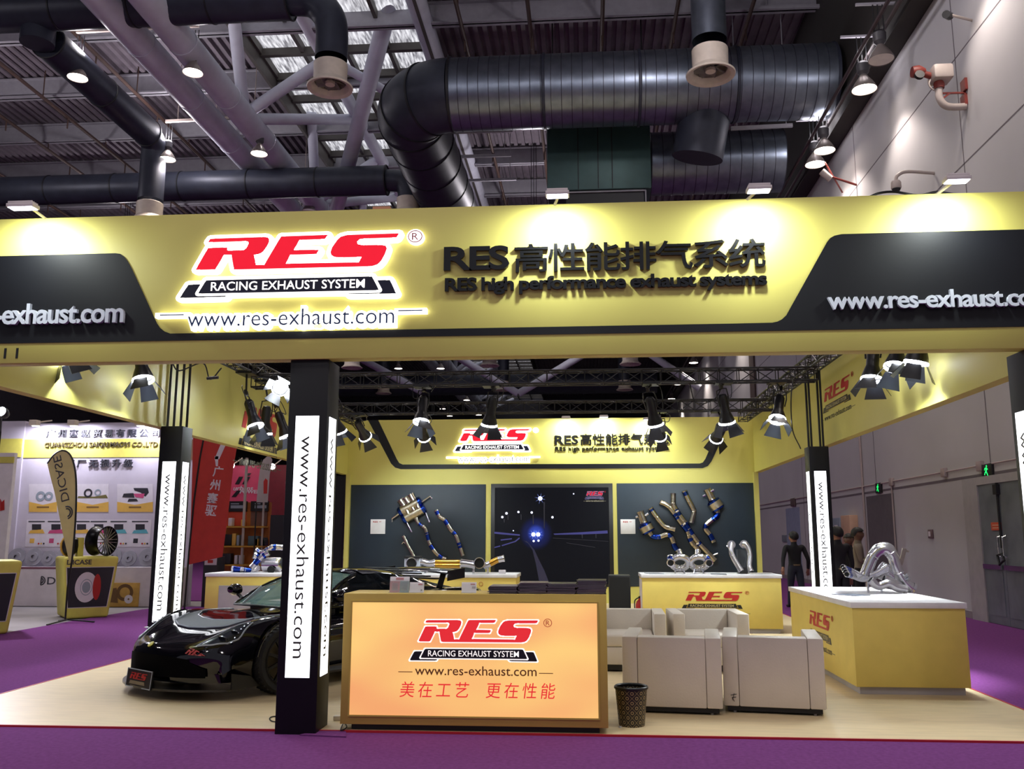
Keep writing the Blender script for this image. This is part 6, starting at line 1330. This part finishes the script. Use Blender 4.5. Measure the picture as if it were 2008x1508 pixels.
# yellow display cubes
def cube(label, px, py, Yf, w, rot, h=1.12, wheel=True):
    p = atz(px, py, 0); t = thing('display_cube', label, 'display stand', (p.x, p.y, 0), rot)
    side = [(-w * .42, 0), (w * .42, 0), (w * .5, h), (-w * .5, h)]
    body = MB().prism([(-w * .38, .0), (w * .38, .0), (w * .5, h * .93), (w * .5, h), (-w * .5, h), (-w * .5, h * .93)], 0, .95, frame((1, 0, 0), (0, 0, 1), (0, .95, 0)))
    body.build('body', M_ygr, t, world=False, bevel=.05, seg=3)
    F = frame((1, 0, 0), (0, 0, 1), (0, 0, 0)); MB().prism([(-w * .36, .2), (w * .33, .2), (w * .42, h * .82), (-w * .43, h * .82)], .0, .006, F).build('picture', M_pd, t, world=False)
    mb = MB(); stroke(mb, [(-w * .36, .2), (w * .33, .2), (w * .42, h * .82), (-w * .43, h * .82)], .012, .0, .004, F); mb.build('picture_rim', M_pw, t, world=False)
    MB().lathe([(.09, .012), (.24, .012), (.24, .006), (.09, .006)], 30, F @ Matrix.Translation((-.06, h * .5, 0)) @ Matrix.Diagonal((.8, 1.15, 1, 1))).build('picture_disc', M_pw, t, world=False)
    MB().lathe([(0, .010), (.09, .010), (.13, .013)], 24, F @ Matrix.Translation((-.06, h * .5, 0)) @ Matrix.Diagonal((.8, 1.15, 1, 1))).build('picture_hub', M_pr, t, world=False)
    MB().prism([(.12 + .07 * math.cos(a), h * .5 + .24 * math.sin(a)) for a in [k * math.pi / 8 for k in range(16)]], .012, .016, F).build('picture_caliper', M_red, t, world=False)
    mb = MB(); letters(mb, 'DICASE', F @ Matrix.Translation((-w * .44, h * .87, 0)), w=.42, h=.09, ext=.004, off=.02); mb.build('lettering', M_l2, t, world=False, fixn=False)
    return t
cu = cube('yellow display stand with a brake picture, carrying an alloy wheel', 171, 1212, 0, .95, R(40))
cube('yellow display stand cut off by the left edge of the photo', -38, 1246, 0, .95, R(40))
CM = _MX[cu.name]
t = thing('alloy_wheel', 'dark alloy wheel standing on the yellow display stand', 'wheel', CM @ Vector((.2, .3, 1.12)))
M = CM @ Matrix.Translation((.2, .3, 1.12 + .285)) @ Matrix.Rotation(R(38), 4, 'Z') @ Matrix.Rotation(R(90), 4, 'X'); M_alw = mat('alloy_bright', '#b5b8c0', .25, metal=.8)
MB().lathe([(.28, -.14), (.262, -.12), (.24, 0), (.265, .12), (.285, .14), (.275, .15), (.255, .13)], 40, M).build('rim', M_rim, t)
s_ = MB()
for k in range(10):
    Rk = M @ Matrix.Rotation(k * math.pi / 5, 4, 'Z')
    for dx in (-.018, .018): s_.add([(.0, dx - .008, .09), (.262, dx * 1.8 - .008, .125), (.262, dx * 1.8 + .008, .125), (0, dx + .008, .09), (.0, dx - .008, .11), (.262, dx * 1.8 - .006, .142), (.262, dx * 1.8 + .006, .142), (0, dx + .008, .11)], [(3, 2, 1, 0), (4, 5, 6, 7), (0, 1, 5, 4), (1, 2, 6, 5), (2, 3, 7, 6), (3, 0, 4, 7)], M=Rk)
s_.lathe([(0, .12), (.04, .12), (.06, .1)], 20, M); s_.build('spokes', M_alw, t)
t = thing('brake_caliper_display', 'black and yellow brake unit beside the alloy wheel on the yellow stand', 'brake part', CM @ Vector((-.3, .35, 1.12)))
M = CM @ Matrix.Translation((-.3, .35, 1.12 + .2)) @ Matrix.Rotation(R(38), 4, 'Z') @ Matrix.Rotation(R(90), 4, 'X')
MB().lathe([(0, .1), (.12, .08), (.18, .0), (.185, -.05), (0, -.06)], 28, M).build('rotor', M_can, t); MB().lathe([(.16, -.06), (.2, -.06), (.2, -.09), (.16, -.09)], 28, M).build('backing', M_pg, t); MB().box(.1, .2, .22, .45, 0, .35, M=CM @ Matrix.Translation((-.3, .1, 1.12))).build('block', M_ygr, t)
p = atz(240, 1190, 0); t = thing('gold_carton', 'golden carton with a disc picture on the floor before the neighbouring booth', 'carton', (p.x, p.y, 0), R(6)); zh = aty(240, 1143, p.y).z
w = .30 * 1; MB().box(-.33, .33, 0, .3, 0, zh).build('carton', mat('carton_gold', '#c39a48', .5, var=.15), t, world=False, bevel=.005)
F = frame((1, 0, 0), (0, 0, 1), (0, -.001, 0)); MB().lathe([(.02, .004), (.09, .004), (.09, 0), (.02, 0)], 24, F @ Matrix.Translation((.12, .16, 0))).build('picture_disc', M_pw, t, world=False); MB().lathe([(.11, .003), (.18, .003)], 24, F @ Matrix.Translation((.03, .3, 0))).build('picture_ring', mat('carton_brown', '#6a4a22', .5), t, world=False); MB().prism([(-.3, .1), (-.1, .08), (-.15, .4), (-.28, .38)], 0, .003, F).build('picture_parts', mat('carton_brown', '#6a4a22', .5), t, world=False)
# yellow feather flag
Yf = aty(130, 1221, 1).y; pf_ = atz(131, 1222, 0); Yf = pf_.y
t = thing('feather_flag', 'tall yellow feather flag with mirrored black lettering on a black pole', 'flag', (pf_.x, Yf, 0))
def fl(px, py): v = aty(px, py, Yf); return Vector((v.x, Yf, v.z))
edge_r = [fl(*c) for c in ((128, 1215), (133, 1150), (141, 1100), (146, 1050), (149, 1000), (149.5, 950), (147, 920), (141, 898), (133, 887), (124, 883.5), (114, 886), (104, 894), (93, 909))]
MB().tube(spline(edge_r, 4), .016, 8).build('pole', M_can, t)
ed = [fl(*c) for c in ((141, 1100), (146, 1050), (149, 1000), (149.5, 950), (147, 920), (141, 898), (133, 887), (124, 883.5), (114, 886), (104, 894), (93, 909), (99, 935), (107, 965), (114, 1000), (122, 1040), (130, 1075), (136, 1104))]
MB().prism([(p.x, p.z) for p in ed], -.004, .004, frame((1, 0, 0), (0, 0, 1), (0, Yf, 0))).build('flag_cloth', mat('flag_yellow', '#d3c68c', .7), t)
a, b = fl(121, 985), fl(104, 897); xd = (a - b).normalized(); yd = Vector((xd.z, 0, -xd.x)); yd = -yd if yd.x < 0 else yd
mb = MB(); M = Matrix(((-xd.x, yd.x * -1, 0, 0), (0, 0, -1, 0), (-xd.z, -yd.z, 0, 0), (0, 0, 0, 1)))
letters(mb, 'DICASE', Matrix.Translation(a + Vector((.0, -.006, 0)) + yd * .0) @ Matrix(((-xd.x, yd.x, 0, 0), (0, 0, 1, 0), (-xd.z, yd.z, 0, 0), (0, 0, 0, 1))), w=(a - b).length, h=.15, ext=.002, off=.0)
for r in (.07, .11): mb.tube([fl(137, 1003) + Vector((-.05 + r * math.cos(a_) * .9, -.007, -.02 + r * math.sin(a_))) for a_ in [math.pi * (k / 10 - .5) + math.pi * .1 for k in range(11)]], .012, 6)
mb.build('lettering', M_l2, t, fixn=False)
for k in range(3): a_ = k * 2.1 + .3; MB().tube([(pf_.x, Yf, .06), (pf_.x + .45 * math.cos(a_), Yf + .45 * math.sin(a_), .012)], .014, 6).build('leg', M_can, t)
# flood lamps over the neighbouring wall
for px, l in ((68, 'left small spotlight on top of the neighbouring wall'), (143, 'middle small spotlight on top of the neighbouring wall'), (274, 'right small spotlight on top of the neighbouring wall, by the lit pillar')):
    p = d_(px, 829, YD - .35); t = thing('wall_spotlight', l, 'spotlight', p); MB().box(p.x - .09, p.x + .09, p.y - .08, p.y + .08, p.z - .06, p.z + .06).build('housing', M_cream, t, bevel=.01); MB().bar(p, (p.x + .15, YD + .05, p.z + .1), .03).build('arm', M_cream, t)
    MB().box(p.x - .075, p.x + .075, p.y + .02, p.y + .075, p.z - .075, p.z - .06).build('glass', mat('spot_glass', '#ffffff', .3, es=6, ec='#eef0ff'), t)
    light('AREA', 'spot_light', (p.x + .1, p.y + .0, p.z - .08), 34, (.88, .88, 1), .2, (p.x + .1, p.y + .25, p.z - 1), sizey=.1, parent=t)
p = aty(2, 807, 15.5); t = thing('bright_lamp', 'dazzling lamp at the left edge shining towards the photographer', 'lamp', p); MB().lathe([(0, 0), (.1, 0), (.1, -.08), (.07, -.16), (0, -.18)], 20, frame((1, 0, 0), (0, .3, 1), p)).build('housing', M_can, t); MB().lathe([(0, .004), (.09, .004)], 20, frame((1, 0, 0), (0, .3, 1), p)).build('glass', M_lens, t); MB().tube([p, p + Vector((-.4, .6, -.3)), Vector((p.x - .4, p.y + .6, 0))], .03, 8).build('stand', M_can, t)
light('SPOT', 'lamp_beam', p + Vector((0, -.05, -.02)), 900, (.9, .88, 1), .12, (-9.3, 11, 0), 150, .8, parent=t)
# far left scrap of a further booth
t = thing('side_booth_panel', 'white booth panel with a yellow top at the far left edge', 'panel', aty(4, 1100, 17)); a = aty(18, 1000, 17.4); MB().box(a.x - 2.2, a.x, 17.4, 17.5, 0, aty(10, 888, 17.4).z).build('panel', M_w2, t); MB().box(a.x - 2.2, a.x + .01, 17.38, 17.4, aty(10, 908, 17.4).z, aty(10, 896, 17.4).z).build('yellow_strip', M_ygr, t); MB().prism([(aty(x, y, 17.38).x, aty(x, y, 17.38).z) for x, y in ((0, 978), (3, 985), (8, 980), (8, 1000), (0, 1002))], 0, .01, FD(17.39)).build('red_mark', M_red, t)
# ------------------------------------------------------------------ red feather banner and the red booth behind
Yr = 17.4
def rf2(px, py): v = aty(px, py, Yr); return Vector((v.x, Yr, v.z))
t = thing('red_banner', 'tall red banner with white characters on a black pole, left of the centre pillar', 'banner', (rf2(364, 1180).x, Yr, 0))
pts = [(379, 850), (437, 850), (466, 868), (457, 920), (447, 1010), (436, 1092), (371, 1107), (375, 1000)]
MB().prism([(rf2(*c).x, rf2(*c).z) for c in pts], -.004, .004, frame((1, 0, 0), (0, 0, 1), (0, Yr, 0))).build('banner_cloth', mat('banner_red', '#b8342c', .7, var=.08), t)
pl_b = rf2(362, 1184); MB().tube([rf2(403, 842), rf2(392, 900), rf2(381, 980), rf2(371, 1080), Vector((pl_b.x, Yr, .01))], .02, 8).build('pole', M_can, t)
mb = MB(); MB().box(pl_b.x - .3, pl_b.x + .3, Yr - .2, Yr + .2, .003, .02).build('base', M_can, t)
for ch_, px, py, s in (('广', 428, 925, 22), ('州', 422, 951, 22), ('赛', 417, 977, 22), ('驱', 414, 1001, 22)):
    q = rf2(px, py); mb2 = MB(); letters(mb2, ch_, frame((1, 0, -.1), (.1, 0, 1), q + Vector((0, -.006, 0))), h=s * .0098, ext=.002, off=.02, center=True); mb2.build('lettering', M_pw, t, fixn=False)
q = rf2(431, 885); MB().prism([(-.1, -.16), (.0, -.16), (.13, .16), (.02, .16)], 0, .003, frame((1, 0, 0), (0, 0, 1), q + Vector((0, -.005, 0)))).build('white_mark', M_pw, t); MB().prism([(-.06, -.3), (-.02, -.3), (-.02, -.1), (-.1, -.1)], 0, .003, frame((1, 0, 0), (0, 0, 1), q + Vector((0, -.005, 0)))).build('white_mark', M_pw, t)
Yu = 24.0
def u3(px, py, Y=Yu): return aty(px, py, Y)
t = thing('red_booth_wall', 'dark red wall of the farther booth behind the car', 'wall panel', (u3(500, 1000).x, Yu, 0))
MB().box(u3(430, 1000).x, u3(600, 1000).x, Yu, Yu + .1, 0, u3(500, 912).z).build('panel', mat('wine_red', '#7a1c2c', .6, var=.1), t)
MB().box(u3(452, 950).x, u3(512, 950).x, Yu - .03, Yu, u3(480, 985).z, u3(480, 914).z).build('pink_panel', mat('lit_pink_panel', '#b83c5c', .5, es=.15), t)
mb = MB(); letters(mb, 'urbans', frame((1, 0, 0), (.25, 0, 1), u3(457, 962, Yu - .04)), w=.55, h=.13, ext=.01, off=.02); letters(mb, 'POWER', frame((1, 0, 0), (.1, 0, 1), u3(468, 967, Yu - .04)), w=.62, h=.11, ext=.01, off=.03) if False else letters(mb, 'POWER', frame((1, 0, 0), (.1, 0, 1), u3(470, 968, Yu - .04)), w=.58, h=.10, ext=.01, off=.03); mb.build('lettering', M_pw, t, fixn=False)
mb = MB()
for c in (((462, 950), (470, 950), (478, 935), (470, 935)), ((476, 950), (484, 950), (492, 935), (484, 935)), ((484, 933), (490, 933), (494, 928), (488, 928)), ((455, 975), (464, 975), (474, 962), (466, 962))): mb.prism([(u3(x, y).x, u3(x, y).z) for x, y in c], 0, .01, frame((1, 0, 0), (0, 0, 1), (0, Yu - .04, 0)))
mb.build('black_mark', M_can, t)
for px, py, l in ((454, 913, 'round white lamp at the left top of the red booth'), (534, 915, 'round white lamp at the right top of the red booth')):
    p = u3(px, py, 23.4); tt = thing('globe_lamp', l, 'lamp', p); MB().lathe([(0, -.085), (.06, -.06), (.085, 0), (.06, .06), (0, .085)], 18, Matrix.Translation(p)).build('globe', mat('globe_glow', '#ffffff', .4, es=8, ec='#fff6f0'), tt); MB().tube([p, p + Vector((.05, .6, .25))], .015, 6).build('arm', M_cream, tt)
ys = 22.0
def u4(px, py, Y=ys): return aty(px, py, Y)
t = thing('product_rack', 'tall product rack with black headers and orange panels behind the left cabinet', 'rack', (u4(490, 1100).x, ys, 0))
MB().box(u4(440, 1000).x, u4(530, 1000).x, ys, ys + .1, 0, u4(490, 985).z).build('back_panel', mat('rack_orange', '#b56a2a', .6, var=.15), t)
for x0, x1 in ((446, 485), (493, 527)):
    MB().box(u4(x0, 1000).x, u4(x1, 1000).x, ys - .06, ys, u4(480, 1003).z, u4(480, 983).z).build('header', M_can, t); mb = MB(); [mb.box(u4(x0 + 8, 1000).x, u4(x1 - 3 - 12 * (k == 0), 1000).x, ys - .066, ys - .06, u4(480, y1).z, u4(480, y0).z) for k, (y0, y1) in enumerate(((987, 989), (991, 997)))]; mb.build('header_line', M_pr, t)
MB().box(u4(444, 1000).x, u4(484, 1000).x, ys - .02, ys, u4(480, 1031).z, u4(480, 1004).z).build('orange_poster', mat('poster_orange', '#c8482c', .6), t); MB().box(u4(493, 1000).x, u4(525, 1000).x, ys - .02, ys, u4(480, 1031).z, u4(480, 1004).z).build('brown_poster', mat('poster_brown', '#6a4a40', .6), t)
for y in (1034, 1072, 1108): MB().box(u4(438, 1000).x, u4(528, 1000).x, ys - .35, ys, u4(480, y + 1).z, u4(480, y - 2).z).build('shelf', mat('rack_yellow', '#c09030', .6), t)
MB().tube([(u4(488, 1000).x, ys - .3, 0), (u4(488, 1000).x, ys - .3, u4(488, 900).z)], .035, 10).build('post', M_pipew, t); MB().tube([(u4(525, 1000).x, ys - .3, 0), (u4(525, 1000).x, ys - .3, u4(525, 985).z)], .025, 10).build('post', M_pipew, t)
bt = None
for k, (px, py, w, h, c_, n_) in enumerate(((455, 1020, .09, .2, M_pw, 'white can'), (478, 1026, .05, .16, M_pg, 'gold bottle'), (449, 1060, .22, .28, M_can, 'black pack'), (462, 1062, .1, .3, M_pg, 'gold tube'), (470, 1062, .07, .26, M_pr, 'silver tube'), (500, 1052, .26, .24, mat('pack_teal', '#4a6064', .5), 'grey teal pack'), (518, 1050, .14, .2, M_pd, 'dark pack'), (505, 1068, .12, .18, M_pg, 'gold pack'), (520, 1068, .1, .16, M_can, 'small black pack'), (446, 1096, .26, .26, M_pd, 'dark carton'), (466, 1092, .07, .22, M_pw, 'white bottle'), (475, 1092, .07, .22, M_pw, 'second white bottle'), (452, 1120, .34, .28, M_can, 'black carton'))):
    zs_ = {1: u4(480, 1032).z, 2: u4(480, 1070).z, 3: u4(480, 1106).z}[1 if py < 1034 else 2 if py < 1072 else 3] if py < 1108 else .0; x = u4(px, py, ys - .15).x
    o = MB().box(x - w / 2, x + w / 2, ys - .28, ys - .08, zs_ + .002, zs_ + h).build('product_pack', c_, bevel=.015); tag(o, n_ + ' standing on the product rack of the far orange booth', 'product', 'products on the far rack')
yw = 21.0
t = thing('white_flag', 'narrow white feather flag with a red patch, left of the centre pillar', 'flag', (aty(510, 985, yw).x, yw, 0))
pts = [(503, 985), (506, 950), (510, 920), (516, 902), (524, 895), (531, 896), (534, 902), (529, 930), (525, 985)]
MB().prism([(aty(x, y, yw).x, aty(x, y, yw).z) for x, y in pts], -.004, .004, FD(yw)).build('flag_cloth', mat('flag_white', '#b0a8ac', .7), t); MB().prism([(aty(x, y, yw).x, aty(x, y, yw).z) for x, y in ((517, 968), (517, 944), (521, 938), (525, 942), (524, 968))], .004, .008, FD(yw)).build('red_patch', M_red, t); MB().tube([aty(503, 985, yw), Vector((aty(503, 985, yw).x, yw, 0))], .018, 8).build('pole', M_can, t)
yk = 19.0
t = thing('dark_stand', 'dark counter stand with a white and red sticker behind the red banner', 'stand', (aty(412, 1150, yk).x, yk, 0)); a, b = aty(399, 1100, yk), aty(427, 1100, yk)
MB().box(a.x, b.x, yk, yk + .4, 0, aty(410, 1092, yk).z).build('body', M_pd, t, bevel=.01); MB().box(a.x + .03, b.x - .02, yk - .01, yk, aty(410, 1108, yk).z, aty(410, 1094, yk).z).build('sticker', M_pw, t); MB().box(a.x + .1, b.x - .1, yk - .014, yk - .01, aty(410, 1104, yk).z, aty(410, 1098, yk).z).build('sticker_red', M_red, t)
t = thing('black_partition', 'black partition panel outside the left rear corner of the booth', 'panel', (-6.0, 20.9, 0)); MB().box(-7.0, XL - .14, 20.8, 20.95, 0, 2.9).build('panel', M_blk, t)
# plant pot and dark poster glimpsed left of the centre pillar
p = aty(540, 1070, 21.5); tag(MB().box(p.x - .15, p.x + .3, 21.5, 21.6, 0, aty(540, 1010, 21.5).z).build('dark_poster', M_pd), 'dark poster just left of the centre pillar in the far booth', 'poster')
